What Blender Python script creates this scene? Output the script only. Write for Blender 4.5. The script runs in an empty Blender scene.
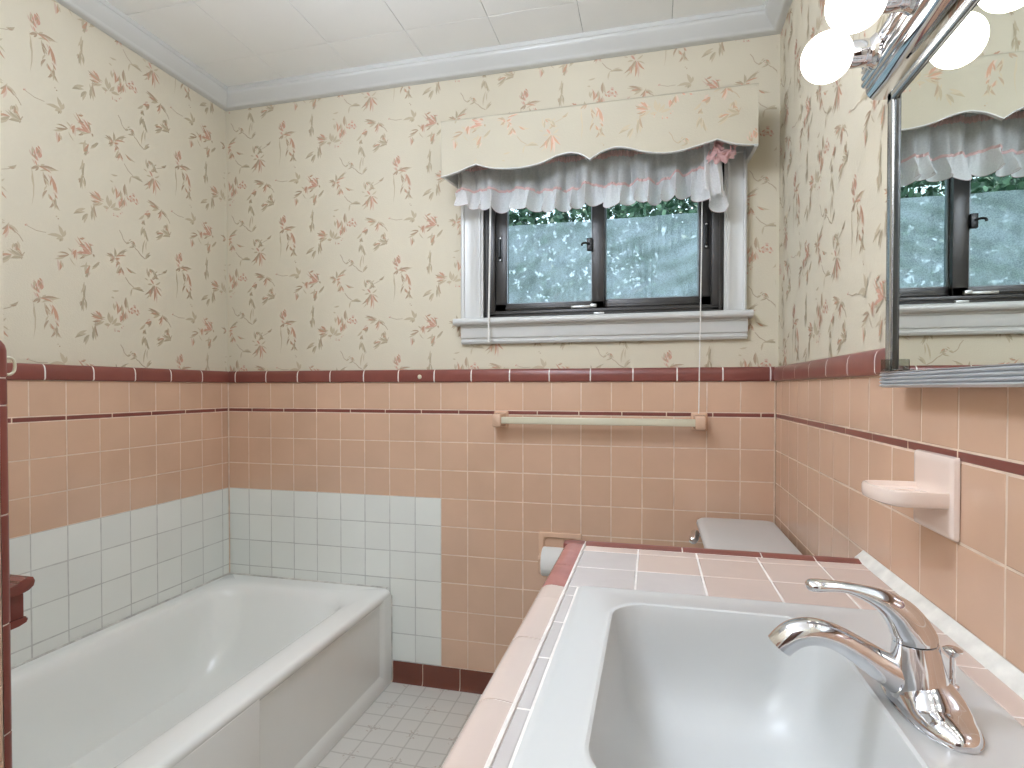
import bpy, bmesh, math, random
from mathutils import Vector, Matrix
PI = math.pi
C = bpy.context.scene.collection
random.seed(7)

# ------------------------------------------------------------------ helpers
def lin(c):
    return tuple(((v/255)/12.92 if v/255 <= .04045 else ((v/255+.055)/1.055)**2.4) for v in c) + (1.0,)

def new_mat(name):
    m = bpy.data.materials.new(name); m.use_nodes = True
    nt = m.node_tree; b = nt.nodes['Principled BSDF']
    return m, nt, b

def mat(name, col, rough=.5, metal=0., spec=.5, var=.04, vscale=8., bump=0., bscale=60., tint=False, coat=0., trans=0.):
    """Principled surface with a soft procedural mottling, optional bump and per-tile tint."""
    m, nt, b = new_mat(name); N, L = nt.nodes, nt.links
    b.inputs['Roughness'].default_value = rough
    b.inputs['Metallic'].default_value = metal
    b.inputs['Specular IOR Level'].default_value = spec
    b.inputs['Coat Weight'].default_value = coat
    b.inputs['Coat Roughness'].default_value = .08
    if trans: b.inputs['Transmission Weight'].default_value = trans
    tc = N.new('ShaderNodeTexCoord')
    no = N.new('ShaderNodeTexNoise'); no.inputs['Scale'].default_value = vscale; no.inputs['Detail'].default_value = 4
    L.new(tc.outputs['Object'], no.inputs['Vector'])
    mp = N.new('ShaderNodeMapRange'); mp.inputs['From Min'].default_value = .3; mp.inputs['From Max'].default_value = .7
    mp.inputs['To Min'].default_value = 1-var; mp.inputs['To Max'].default_value = 1+var
    L.new(no.outputs['Fac'], mp.inputs['Value'])
    mx = N.new('ShaderNodeMix'); mx.data_type = 'RGBA'; mx.blend_type = 'MULTIPLY'; mx.inputs['Factor'].default_value = 1
    mx.inputs['A'].default_value = lin(col)
    src = mp.outputs['Result']
    if tint:
        at = N.new('ShaderNodeAttribute'); at.attribute_name = 'tint'
        mu = N.new('ShaderNodeMath'); mu.operation = 'MULTIPLY'
        L.new(src, mu.inputs[0]); L.new(at.outputs['Fac'], mu.inputs[1]); src = mu.outputs[0]
    L.new(src, mx.inputs['B']); L.new(mx.outputs['Result'], b.inputs['Base Color'])
    if bump:
        n2 = N.new('ShaderNodeTexNoise'); n2.inputs['Scale'].default_value = bscale; n2.inputs['Detail'].default_value = 3
        L.new(tc.outputs['Object'], n2.inputs['Vector'])
        bp = N.new('ShaderNodeBump'); bp.inputs['Strength'].default_value = bump; bp.inputs['Distance'].default_value = .002
        L.new(n2.outputs['Fac'], bp.inputs['Height']); L.new(bp.outputs['Normal'], b.inputs['Normal'])
    return m

def emit_mat(name, col, strength):
    m, nt, b = new_mat(name)
    b.inputs['Base Color'].default_value = lin(col); b.inputs['Roughness'].default_value = .3
    b.inputs['Emission Color'].default_value = lin(col); b.inputs['Emission Strength'].default_value = strength
    return m

def obj(name, bm, mats, parent=None, smooth=True, kind=None, recalc=True, flat=False):
    if recalc: bmesh.ops.recalc_face_normals(bm, faces=bm.faces[:])
    me = bpy.data.meshes.new(name); bm.to_mesh(me); bm.free()
    for m in (mats if isinstance(mats, (list, tuple)) else [mats]): me.materials.append(m)
    if smooth:
        for p in me.polygons: p.use_smooth = True
        try: me.set_sharp_from_angle(angle=math.radians(38))
        except Exception: pass
    o = bpy.data.objects.new(name, me); C.objects.link(o)
    if flat:
        w = o.modifiers.new('flat_faces', 'WEIGHTED_NORMAL'); w.keep_sharp = True; w.weight = 100
    if parent is not None:
        o.parent = parent
        r = parent
        w = Vector(r.location)
        while r.parent is not None: r = r.parent; w += r.location
        o.location = -w
    if kind: o['kind'] = kind
    return o

def thing(name, label, cat, loc, group=None):
    o = bpy.data.objects.new(name, None); C.objects.link(o); o.location = loc; o.empty_display_size = .05
    return tag(o, label, cat, group)

def tag(o, label, cat, group=None):
    o['label'] = label; o['category'] = cat
    if group: o['group'] = group
    return o

def struct(o, label, cat):
    o['kind'] = 'structure'; o['label'] = label; o['category'] = cat
    return o

def BM(): return bmesh.new()

def face(bm, vs, mi=0):
    try:
        f = bm.faces.new(vs); f.material_index = mi; return f
    except ValueError: return None

def box(bm, lo, hi, bev=0., seg=2, mi=0):
    lo, hi = [min(a, b) for a, b in zip(lo, hi)], [max(a, b) for a, b in zip(lo, hi)]
    n0 = len(bm.faces)
    v = [bm.verts.new((x, y, z)) for x in (lo[0], hi[0]) for y in (lo[1], hi[1]) for z in (lo[2], hi[2])]
    fs = [face(bm, [v[i] for i in q], mi) for q in ((0,1,3,2),(4,6,7,5),(0,4,5,1),(2,3,7,6),(0,2,6,4),(1,5,7,3))]
    if bev:
        es = list({e for f in fs for e in f.edges})
        r = bmesh.ops.bevel(bm, geom=es, offset=bev, segments=seg, profile=.5, affect='EDGES')
        for f in r['faces']: f.material_index = mi

def rings(bm, rs, closed=True, cap0=True, cap1=True, mi=0, loop=False):
    """Skin a list of equal-length point rings."""
    V = [[bm.verts.new(p) for p in r] for r in rs]
    n = len(V[0])
    pairs = list(zip(V[:-1], V[1:])) + ([(V[-1], V[0])] if loop else [])
    for a, b in pairs:
        for i in range(n if closed else n-1):
            j = (i+1) % n
            face(bm, (a[i], a[j], b[j], b[i]), mi)
    if not loop:
        if cap0: face(bm, V[0][::-1], mi)
        if cap1: face(bm, V[-1], mi)
    return V

def circ(c, r, n=24, u=(1,0,0), v=(0,1,0), ru=None, a0=0.):
    c, u, v = Vector(c), Vector(u), Vector(v); ru = r if ru is None else ru
    return [c + u*ru*math.cos(a0+2*PI*i/n) + v*r*math.sin(a0+2*PI*i/n) for i in range(n)]

def lathe(bm, c, prof, n=32, axis='z', mi=0, sgn=1):
    """prof = (radius, height) along the axis."""
    rs = []
    for r, h in prof:
        r = max(r, 1e-5)
        if axis == 'z': rs.append(circ((c[0], c[1], c[2]+h*sgn), r, n))
        elif axis == 'x': rs.append(circ((c[0]+h*sgn, c[1], c[2]), r, n, (0,1,0), (0,0,1)))
        else: rs.append(circ((c[0], c[1]+h*sgn, c[2]), r, n, (1,0,0), (0,0,1)))
    rings(bm, rs, mi=mi)

def catmull(pts, k=6):
    P = [Vector(p) for p in pts]; out = []
    for i in range(len(P)-1):
        a = P[i-1] if i else P[0]*2-P[1]; b, c = P[i], P[i+1]
        d = P[i+2] if i+2 < len(P) else P[-1]*2-P[-2]
        for j in range(k):
            t = j/k
            out.append(.5*((2*b)+(c-a)*t+(2*a-5*b+4*c-d)*t*t+(3*b-a-3*c+d)*t**3))
    out.append(P[-1]); return out

def tube(bm, pts, r, n=10, mi=0, cap=True):
    P = [Vector(p) for p in pts]; rs = []; up = None
    for i, p in enumerate(P):
        t = (P[min(i+1, len(P)-1)]-P[max(i-1, 0)]).normalized()
        if up is None:
            up = t.orthogonal().normalized()
        else:
            up = (up - t*up.dot(t)).normalized()
        rr = r[i] if isinstance(r, (list, tuple)) else r
        rs.append(circ(p, rr, n, up, t.cross(up)))
    rings(bm, rs, cap0=cap, cap1=cap, mi=mi)

def prism(bm, prof, a, b, axis, mi=0):
    """Closed 2-D profile swept along one axis. axis 'x': profile is (y,z); 'y': (x,z); 'z': (x,y)."""
    f = {'x': lambda t, p: (t, p[0], p[1]), 'y': lambda t, p: (p[0], t, p[1]), 'z': lambda t, p: (p[0], p[1], t)}[axis]
    rings(bm, [[f(a, p) for p in prof], [f(b, p) for p in prof]], mi=mi)

def rrect(x0, x1, y0, y1, r, z, n=10):
    r = min(r, (x1-x0)/2-1e-4, (y1-y0)/2-1e-4); out = []
    for cx, cy, a0 in ((x1-r, y1-r, 0), (x0+r, y1-r, PI/2), (x0+r, y0+r, PI), (x1-r, y0+r, 1.5*PI)):
        for i in range(n+1):
            a = a0 + PI/2*i/n
            out.append((cx+r*math.cos(a), cy+r*math.sin(a), z))
    return out

def tiles(bm, tl, O, U, V, N, us, vs, t=.006, gap=.0022, bev=.0019, mi=0, pick=None, var=.03, skip=None):
    """A field of separate pillowed tiles. us/vs are joint positions; N is the outward normal."""
    O, U, V, N = Vector(O), Vector(U), Vector(V), Vector(N)
    for i in range(len(us)-1):
        for j in range(len(vs)-1):
            if skip and skip(i, j): continue
            a, b = us[i]+gap/2, us[i+1]-gap/2; c, d = vs[j]+gap/2, vs[j+1]-gap/2
            if b-a < .004 or d-c < .004: continue
            m = pick(i, j) if pick else mi
            k = 1+random.uniform(-var, var)
            tx, ty = random.uniform(-.0003, .0003), random.uniform(-.0003, .0003)
            rr = []
            for ins, h in ((0, -t), (0, -bev), (bev*.35, -bev*.35), (bev*1.1, 0)):
                q = []
                for (x, y, sx, sy) in ((a+ins, c+ins, -1, -1), (b-ins, c+ins, 1, -1), (b-ins, d-ins, 1, 1), (a+ins, d-ins, -1, 1)):
                    q.append(O+U*x+V*y+N*(h+(tx*sx+ty*sy if h > -t else 0)))
                rr.append(q)
            V_ = [[bm.verts.new(p) for p in q] for q in rr]
            fs = []
            for A, B in zip(V_[:-1], V_[1:]):
                for e in range(4): fs.append(face(bm, (A[e], A[(e+1) % 4], B[(e+1) % 4], B[e]), m))
            fs.append(face(bm, V_[-1], m)); fs.append(face(bm, V_[0][::-1], m))
            for f in fs: tl[f] = k
def tinted(name, bm, tl, mats, parent=None, kind=None):
    ly = bm.loops.layers.float.new('tint')
    for f in bm.faces:
        v = tl.get(f, 1.)
        for l in f.loops: l[ly] = v
    return obj(name, bm, mats, parent, True, kind, recalc=True, flat=True)

def mtx_quad(bm, O, U, V, u0, u1, v0, v1, mi=0):
    O, U, V = Vector(O), Vector(U), Vector(V)
    return face(bm, [bm.verts.new(O+U*u+V*v) for u, v in ((u0,v0),(u1,v0),(u1,v1),(u0,v1))], mi)

# ------------------------------------------------------------------ measured room (metres)
H = 1.175                                   # camera height
D, XL, XR = 2.070, -1.780, .404             # faces of the back, left and right wall tile
P = .1095; RP = .1102                       # tile pitch across / up
ZL = 1.0747                                 # underside of the dark liner strip
CEIL = 2.433
YN, XN = .62, -.9100                         # the wing wall: its tub face and its end
YR = -.90                                   # wall behind
BULB_S, FILL_S, SKY_S, SUN_S, EXPO = 4.6, 50., 3.2, 5.0, -.17
FILL_X, FILL_Y = -.62, .88
# ------------------------------------------------------------------ materials
PAPER = mat('wallpaper_cream', (214,205,184), .85, var=.025, vscale=2.5, bump=.25, bscale=220, spec=.2)
PAPER_R = PAPER
LEAF = [mat('print_salmon', (199,158,133), .85, spec=.2), mat('print_brown', (182,160,136), .85, spec=.2), mat('print_olive', (183,170,145), .85, spec=.2),
        mat('print_taupe', (197,183,157), .85, spec=.2), mat('print_pink', (206,161,142), .85, spec=.2), mat('print_stem', (188,172,149), .85, spec=.2)]
LI = dict(s=1, b=2, g=3, t=4, p=5, w=6)
EXTW = mat('outside_siding', (200,200,196), .7)
PAPERS = [PAPER] + LEAF + [EXTW, mat('print_blush', (208,185,165), .85, spec=.2)]
BASEM = mat('dark_brown_base_tile', (112,62,48), .25, var=.07, vscale=12, bump=.1, bscale=30, tint=True)
PEACH = mat('peach_glazed_tile', (214,177,150), .17, spec=1., var=.05, vscale=5, bump=.12, bscale=25, tint=True)
WHITE_T = mat('white_glazed_tile', (234,236,229), .2, var=.02, vscale=5, bump=.1, bscale=25, tint=True)
MAUVE = mat('mauve_glazed_tile', (132,74,65), .28, var=.07, vscale=12, bump=.1, bscale=30, tint=True)
PINK_T = mat('pale_pink_counter_tile', (208,190,179), .14, var=.04, vscale=6, bump=.1, bscale=25, tint=True)
PINK_W = mat('worn_glare_counter_tile', (201,195,192), .22, var=.05, vscale=9, bump=.15, bscale=40, tint=True)  # whitish from wear, with glare painted into the colour
MAUVE_W = mat('worn_mauve_counter_tile', (170,112,106), .2, var=.12, vscale=30, bump=.1, bscale=40, tint=True)
GROUT = mat('pale_grout', (222,200,178), .85, var=.12, vscale=30)
GROUT_G = mat('grey_grout', (196,196,190), .85, var=.12, vscale=30)
GROUT_W = mat('white_grout', (236,230,224), .8, var=.1, vscale=40)
CAULK = mat('white_caulk', (232,230,222), .5, var=.1, vscale=40)
CEILM = mat('ceiling_board_white', (246,246,243), .8, var=.02, vscale=3, bump=.15, bscale=140)
CEILG = mat('ceiling_joint_grey', (150,150,146), .9)
PAINT = mat('gloss_white_paint', (207,207,203), .3, var=.02, vscale=4, bump=.05, bscale=30)
PLAIN = mat('plain_cream_plaster', (228,224,212), .85)
PORC = mat('white_porcelain', (207,208,206), .30, var=.012, vscale=3)
ENAMEL = mat('white_enamel', (243,244,239), .24, var=.015, vscale=3)
CHROME = mat('polished_chrome', (225,225,228), .045, metal=1., var=.01)
ALU = mat('satin_aluminium', (196,200,204), .22, metal=1., var=.03, vscale=20)
RAIL = mat('ribbed_aluminium_rail', (206,210,214), .4, metal=.55, var=.03, vscale=20)
DARKALU = mat('dark_metal_and_reflection', (92,94,92), .35, metal=1.)  # dark frame metal; also stands in for a dark reflection
MIRROR = mat('silvered_mirror', (236,240,236), .008, metal=1., var=.002)
BRONZE = mat('dark_bronze_window_metal', (62,60,58), .38, metal=.35, var=.06, vscale=14)
BLACK = mat('black_plastic', (22,22,22), .4)
LATCHM = mat('grey_latch_metal', (176,176,172), .35, metal=.6)
CREAMP = mat('cream_plastic', (214,208,184), .3, var=.03)
PINKC = mat('pale_pink_ceramic', (238,219,206), .12, var=.03, coat=.3)
PEACHC = mat('peach_ceramic', (218,182,155), .12, var=.03, coat=.3)
MAUVEC = mat('mauve_ceramic', (122,66,58), .14, var=.05, coat=.3)
PAPERROLL = mat('toilet_tissue', (228,228,224), .95, var=.02, bump=.2, bscale=200)
CARD = mat('cardboard_core', (150,120,90), .9)
CABM = mat('vanity_cabinet_paint', (214,206,196), .45)
BULB = emit_mat('lit_opal_bulb', (255,250,240), BULB_S)
FILL = emit_mat('added_fill_glow', (226,237,255), FILL_S)  # glow of the added fill globes
CORDM = mat('white_cord', (232,230,224), .6)
WOOD = mat('tree_bark', (92,76,60), .9, var=.2, vscale=12)
SOIL = mat('lawn', (84,104,60), .95, var=.25, vscale=3)

def sheer(name, col, alpha):
    m, nt, b = new_mat(name); N, L = nt.nodes, nt.links
    N.remove(b); out = N['Material Output']
    tr = N.new('ShaderNodeBsdfTransparent'); di = N.new('ShaderNodeBsdfDiffuse'); tl = N.new('ShaderNodeBsdfTranslucent')
    di.inputs['Color'].default_value = lin(col); tl.inputs['Color'].default_value = lin(col)
    a = N.new('ShaderNodeMixShader'); a.inputs['Fac'].default_value = .4
    L.new(di.outputs[0], a.inputs[1]); L.new(tl.outputs[0], a.inputs[2])
    c = N.new('ShaderNodeMixShader')
    tc = N.new('ShaderNodeTexCoord'); no = N.new('ShaderNodeTexNoise'); no.inputs['Scale'].default_value = 180
    L.new(tc.outputs['Object'], no.inputs['Vector'])
    mr = N.new('ShaderNodeMapRange'); mr.inputs['To Min'].default_value = alpha-.12; mr.inputs['To Max'].default_value = min(1, alpha+.12)
    L.new(no.outputs['Fac'], mr.inputs['Value']); L.new(mr.outputs['Result'], c.inputs['Fac'])
    L.new(tr.outputs[0], c.inputs[1]); L.new(a.outputs[0], c.inputs[2]); L.new(c.outputs[0], out.inputs['Surface'])
    return m
DOORW = mat('door_dark_for_reflection', (84,56,42), .35, var=.2, vscale=6)  # door coloured dark so the chrome picks up dark reflections
PELPAPER = mat('pelmet_paper_darkened', (193,185,165), .85, var=.025, vscale=2.5, bump=.25, bscale=220, spec=.2)  # wallpaper cream darkened to offset the stronger light on the pelmet
SHEER = sheer('sheer_white_voile', (240,240,238), .68)
RUFFLE = sheer('white_ruffle_voile', (248,248,248), .86)
PINKBAND = sheer('pink_satin_trim', (242,208,204), .92)

def glass_mat(name, tintc, gloss, rough=.01):
    m, nt, b = new_mat(name); N, L = nt.nodes, nt.links
    N.remove(b); out = N['Material Output']
    tr = N.new('ShaderNodeBsdfTransparent'); tr.inputs['Color'].default_value = lin(tintc)
    gl = N.new('ShaderNodeBsdfGlossy'); gl.inputs['Roughness'].default_value = rough
    lw = N.new('ShaderNodeFresnel'); lw.inputs['IOR'].default_value = gloss
    c = N.new('ShaderNodeMixShader')
    L.new(lw.outputs[0], c.inputs['Fac']); L.new(tr.outputs[0], c.inputs[1]); L.new(gl.outputs[0], c.inputs[2])
    L.new(c.outputs[0], out.inputs['Surface'])
    return m
GLASS = glass_mat('window_glass', (240,246,244), 1.06, .35)
CLEAR = glass_mat('clear_plastic', (214,216,212), 1.5)

def film_mat():
    """Dusty crinkled plastic sheet: part see-through, part milky, with fine specks."""
    m, nt, b = new_mat('crinkled_plastic_film'); N, L = nt.nodes, nt.links
    N.remove(b); out = N['Material Output']
    tc = N.new('ShaderNodeTexCoord')
    tr = N.new('ShaderNodeBsdfTransparent'); tr.inputs['Color'].default_value = (.88,.92,.98,1)
    tl = N.new('ShaderNodeBsdfTranslucent'); tl.inputs['Color'].default_value = lin((232,236,252))
    gl = N.new('ShaderNodeBsdfGlossy'); gl.inputs['Roughness'].default_value = .3
    n1 = N.new('ShaderNodeTexNoise'); n1.inputs['Scale'].default_value = 7; n1.inputs['Detail'].default_value = 6; n1.inputs['Distortion'].default_value = 1.2
    n2 = N.new('ShaderNodeTexNoise'); n2.inputs['Scale'].default_value = 240; n2.inputs['Detail'].default_value = 2
    for n in (n1, n2): L.new(tc.outputs['Object'], n.inputs['Vector'])
    ad = N.new('ShaderNodeMath'); ad.operation = 'ADD'; L.new(n1.outputs['Fac'], ad.inputs[0])
    m2 = N.new('ShaderNodeMath'); m2.operation = 'MULTIPLY'; m2.inputs[1].default_value = .9; L.new(n2.outputs['Fac'], m2.inputs[0]); L.new(m2.outputs[0], ad.inputs[1])
    mr = N.new('ShaderNodeMapRange'); mr.inputs['From Min'].default_value = .75; mr.inputs['From Max'].default_value = 1.15
    mr.inputs['To Min'].default_value = .5; mr.inputs['To Max'].default_value = .95; L.new(ad.outputs[0], mr.inputs['Value'])
    a = N.new('ShaderNodeMixShader'); L.new(mr.outputs['Result'], a.inputs['Fac']); L.new(tr.outputs[0], a.inputs[1]); L.new(tl.outputs[0], a.inputs[2])
    c = N.new('ShaderNodeMixShader'); c.inputs['Fac'].default_value = .02; L.new(a.outputs[0], c.inputs[1]); L.new(gl.outputs[0], c.inputs[2])
    L.new(c.outputs[0], out.inputs['Surface'])
    return m
FILM = film_mat()

def leaf_mat(name, c1, c2):
    m, nt, b = new_mat(name); N, L = nt.nodes, nt.links
    tc = N.new('ShaderNodeTexCoord'); no = N.new('ShaderNodeTexNoise'); no.inputs['Scale'].default_value = 5; no.inputs['Detail'].default_value = 5
    L.new(tc.outputs['Object'], no.inputs['Vector'])
    cr = N.new('ShaderNodeValToRGB'); cr.color_ramp.elements[0].position = .35; cr.color_ramp.elements[1].position = .68
    cr.color_ramp.elements[0].color = lin(c1); cr.color_ramp.elements[1].color = lin(c2)
    L.new(no.outputs['Fac'], cr.inputs['Fac']); L.new(cr.outputs['Color'], b.inputs['Base Color'])
    b.inputs['Roughness'].default_value = .35; b.inputs['Specular IOR Level'].default_value = .6
    return m
LEAVES = leaf_mat('tree_leaves', (28,62,46), (92,122,96))

def floor_mat():
    """Sheet vinyl printed with small off-white squares, grey joints and faint sprigs."""
    m, nt, b = new_mat('vinyl_small_tile_print'); N, L = nt.nodes, nt.links
    tc = N.new('ShaderNodeTexCoord'); sp = N.new('ShaderNodeSeparateXYZ'); L.new(tc.outputs['Object'], sp.inputs[0])
    nz = N.new('ShaderNodeTexNoise'); nz.inputs['Scale'].default_value = 30; L.new(tc.outputs['Object'], nz.inputs['Vector'])
    def M(op, a, c=None):
        n = N.new('ShaderNodeMath'); n.operation = op
        if hasattr(a, 'is_linked'): L.new(a, n.inputs[0])
        else: n.inputs[0].default_value = a
        if c is not None:
            if hasattr(c, 'is_linked'): L.new(c, n.inputs[1])
            else: n.inputs[1].default_value = c
        return n.outputs[0]
    ds, cells = [], []
    for ax, off in (('X', .935+20*.0745), ('Y', -2.06+40*.0745)):
        u = M('DIVIDE', M('ADD', sp.outputs[ax], off), .0745)
        u = M('ADD', u, M('MULTIPLY', M('SUBTRACT', nz.outputs['Fac'], .5), .05))
        f = M('FRACT', u); cells.append(u)
        ds.append(M('MINIMUM', f, M('SUBTRACT', 1., f)))
    d = M('MINIMUM', ds[0], ds[1])
    mr = N.new('ShaderNodeMapRange'); mr.inputs['From Min'].default_value = .018; mr.inputs['From Max'].default_value = .05; L.new(d, mr.inputs['Value'])
    # sprigs at every other crossing
    dx = M('SUBTRACT', M('FRACT', M('DIVIDE', M('ADD', cells[0], .5), 2.)), .25); dy = M('SUBTRACT', M('FRACT', M('DIVIDE', M('ADD', cells[1], .5), 2.)), .25)
    rr = M('SQRT', M('ADD', M('MULTIPLY', dx, dx), M('MULTIPLY', dy, dy)))
    n3 = N.new('ShaderNodeTexNoise'); n3.inputs['Scale'].default_value = 110; n3.inputs['Detail'].default_value = 3; L.new(tc.outputs['Object'], n3.inputs['Vector'])
    sg = M('MULTIPLY', M('LESS_THAN', rr, .17), M('GREATER_THAN', n3.outputs['Fac'], .58))
    c1 = N.new('ShaderNodeMix'); c1.data_type = 'RGBA'; L.new(mr.outputs['Result'], c1.inputs['Factor'])
    c1.inputs['A'].default_value = lin((188,184,175)); c1.inputs['B'].default_value = lin((212,209,201))
    c2 = N.new('ShaderNodeMix'); c2.data_type = 'RGBA'; L.new(M('MULTIPLY', sg, .5), c2.inputs['Factor'])
    L.new(c1.outputs['Result'], c2.inputs['A']); c2.inputs['B'].default_value = lin((158,132,112))
    L.new(c2.outputs['Result'], b.inputs['Base Color']); b.inputs['Roughness'].default_value = .35
    bp = N.new('ShaderNodeBump'); bp.inputs['Strength'].default_value = .3; bp.inputs['Distance'].default_value = .001
    L.new(mr.outputs['Result'], bp.inputs['Height']); L.new(bp.outputs['Normal'], b.inputs['Normal'])
    return m
FLOORM = floor_mat()
# ------------------------------------------------------------------ wallpaper print (one repeat, mm: x0 z0 x1 z1 width*10 kind)
SPRIG = [(int(a), int(b), int(c), int(d), int(w), k) for a, b, c, d, w, k in (t.split() for t in """6 -37 58 -29 49 b;5 -39 -17 -53 49 b;10 -32 23 -24 38 t;0 -37 -6 -22 32 p;-10 12 -3 -8 54 p;-1 17 1 -6 54 p;8 11 5 -9 49 s;13 5 8 -12 49 p;-5 -5 3 -23 49 p;3 23 10 14 32 s;-13 1 -7 -17 32 s;40 -53 57 -103 60 s;44 -60 49 -97 43 s;22 -56 27 -90 43 b;19 -65 35 -88 32 t;29 -101 15 -125 43 b;33 -110 45 -129 49 s;54 -120 34 -153 49 b;45 -122 64 -147 49 b;29 -87 19 -109 32 t;51 -106 59 -118 32 s;-17 -44 -16 -164 27 t;-12 -56 -11 -102 22 t;202 -77 160 -61 54 b;202 -79 162 -72 49 s;201 -82 166 -88 54 b;200 -73 177 -52 54 s;199 -70 185 -59 43 p;196 -84 177 -97 43 b;177 -104 169 -153 65 g;146 -131 108 -148 60 g;154 -134 136 -162 60 g;180 -114 178 -144 43 t;177 -91 180 -117 22 w;233 -89 224 -50 97 t;236 -91 255 -66 76 t;230 -92 208 -93 76 t;243 -93 274 -86 76 t;235 -84 237 -59 65 t;246 -110 249 -114 32 p;260 -109 264 -115 32 p;221 -97 224 -100 27 p;271 -97 275 -101 27 p;289 7 291 -33 65 b;256 -16 257 -53 49 s;274 -21 259 -49 43 s;279 -26 280 -73 54 s;286 -46 266 -81 49 b;286 -47 290 -70 49 s;271 -56 271 -81 43 p;305 -31 316 -23 43 p;319 -20 330 -24 43 p;333 -27 339 -38 43 p;330 -43 339 -48 43 p;308 -39 317 -46 43 p;319 -33 330 -36 43 s;299 -36 305 -44 38 s;324 -29 327 -39 32 p;243 -18 248 -43 54 t;263 28 237 24 43 t;246 -1 234 2 38 t;424 -34 380 -16 54 b;425 -36 391 -28 49 g;424 -40 400 -50 54 t;439 -39 425 -72 49 s;441 -39 460 -58 43 b;442 -43 451 -50 27 s;457 -51 479 -76 22 w;392 -62 379 -81 60 b;387 -69 366 -73 49 s;366 -76 342 -99 60 t;361 -98 370 -111 60 g;366 -95 354 -111 43 b;367 -124 352 -155 49 g;371 -130 381 -171 49 g;366 -136 369 -153 38 t;369 -164 358 -221 43 t;375 -167 373 -203 32 t;477 -120 443 -104 54 g;479 -124 444 -133 54 g;461 -85 460 -108 49 b;475 -111 462 -96 43 s;447 -122 413 -146 54 g;432 -123 417 -131 49 g;483 -106 474 -129 22 w;267 -157 281 -184 22 w;281 -184 298 -197 22 w;298 -197 308 -189 27 g;308 -189 318 -183 27 g;318 -183 325 -200 43 g;325 -201 307 -204 27 g;325 -201 338 -211 22 w;338 -211 368 -234 27 w;370 -234 393 -213 49 g;246 -256 218 -246 43 b;249 -254 249 -223 49 g;255 -249 299 -220 43 g;245 -258 229 -272 43 b;270 -244 288 -226 38 t;251 -260 266 -253 43 s;254 -263 270 -272 43 s;260 -269 254 -283 38 s;248 -263 238 -251 32 p;274 -284 256 -309 49 b;274 -287 284 -304 43 s;272 -292 263 -307 32 s;291 -280 333 -295 49 t;296 -283 316 -296 38 s;288 -315 322 -346 22 w;323 -349 364 -354 54 g;315 -350 309 -379 43 t;384 -298 386 -269 43 g;386 -269 407 -279 38 g;419 -298 406 -273 49 g;410 -276 420 -268 38 t;401 -303 419 -290 43 g;365 -304 380 -310 32 t;419 -283 463 -255 16 w;445 -268 463 -255 43 g;406 -324 364 -365 54 b;406 -325 404 -383 54 s;412 -325 438 -360 49 s;408 -325 414 -356 43 p;402 -319 390 -302 49 p;412 -320 433 -304 43 t;398 -322 377 -324 49 t;389 -341 390 -368 38 s;75 -231 27 -235 76 t;74 -230 61 -196 87 t;75 -230 82 -207 65 t;76 -235 53 -242 65 t;70 -237 64 -248 43 g;60 -176 62 -180 32 b;-36 -222 -31 -225 32 p;-30 -224 24 -230 16 w;167 -262 118 -216 43 s;167 -259 144 -227 49 p;165 -264 115 -269 49 p;115 -261 110 -291 49 s;155 -241 169 -248 43 s;137 -252 163 -259 49 p;128 -240 153 -250 43 p;147 -270 126 -286 43 b;104 -273 88 -260 38 t;121 -274 137 -263 43 s;171 -264 177 -265 54 b;128 -220 144 -218 32 s;157 -230 169 -235 32 s;93 -281 54 -294 49 b;67 -304 64 -336 54 s;73 -311 75 -325 32 t;194 -283 168 -305 60 g;160 -302 151 -344 60 g;163 -303 126 -313 49 t;157 -320 143 -342 43 g;95 -289 114 -313 27 t;146 -368 140 -416 54 g;141 -410 132 -455 54 g;131 -421 127 -438 38 b;143 -376 133 -393 38 t""".split(';'))]
def _denser(L):
    """a slimmer companion leaf springing from the same node as each bigger leaf"""
    out = []
    for q, (a, b, c, d, w, k) in enumerate(L):
        ln = math.hypot(c-a, d-b)
        if k in 'sbgp' and ln > 14 and q % 4 != 3:
            t = (.42 if q % 2 else -.38); f = .72
            out.append((a, b, a+(c-a)*f*math.cos(t)-(d-b)*f*math.sin(t), b+(c-a)*f*math.sin(t)+(d-b)*f*math.cos(t), w*.7, 'sbtgtsb'[q % 7]))
    return L+out
SPRIG = _denser(SPRIG)
GHOST = 1
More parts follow.
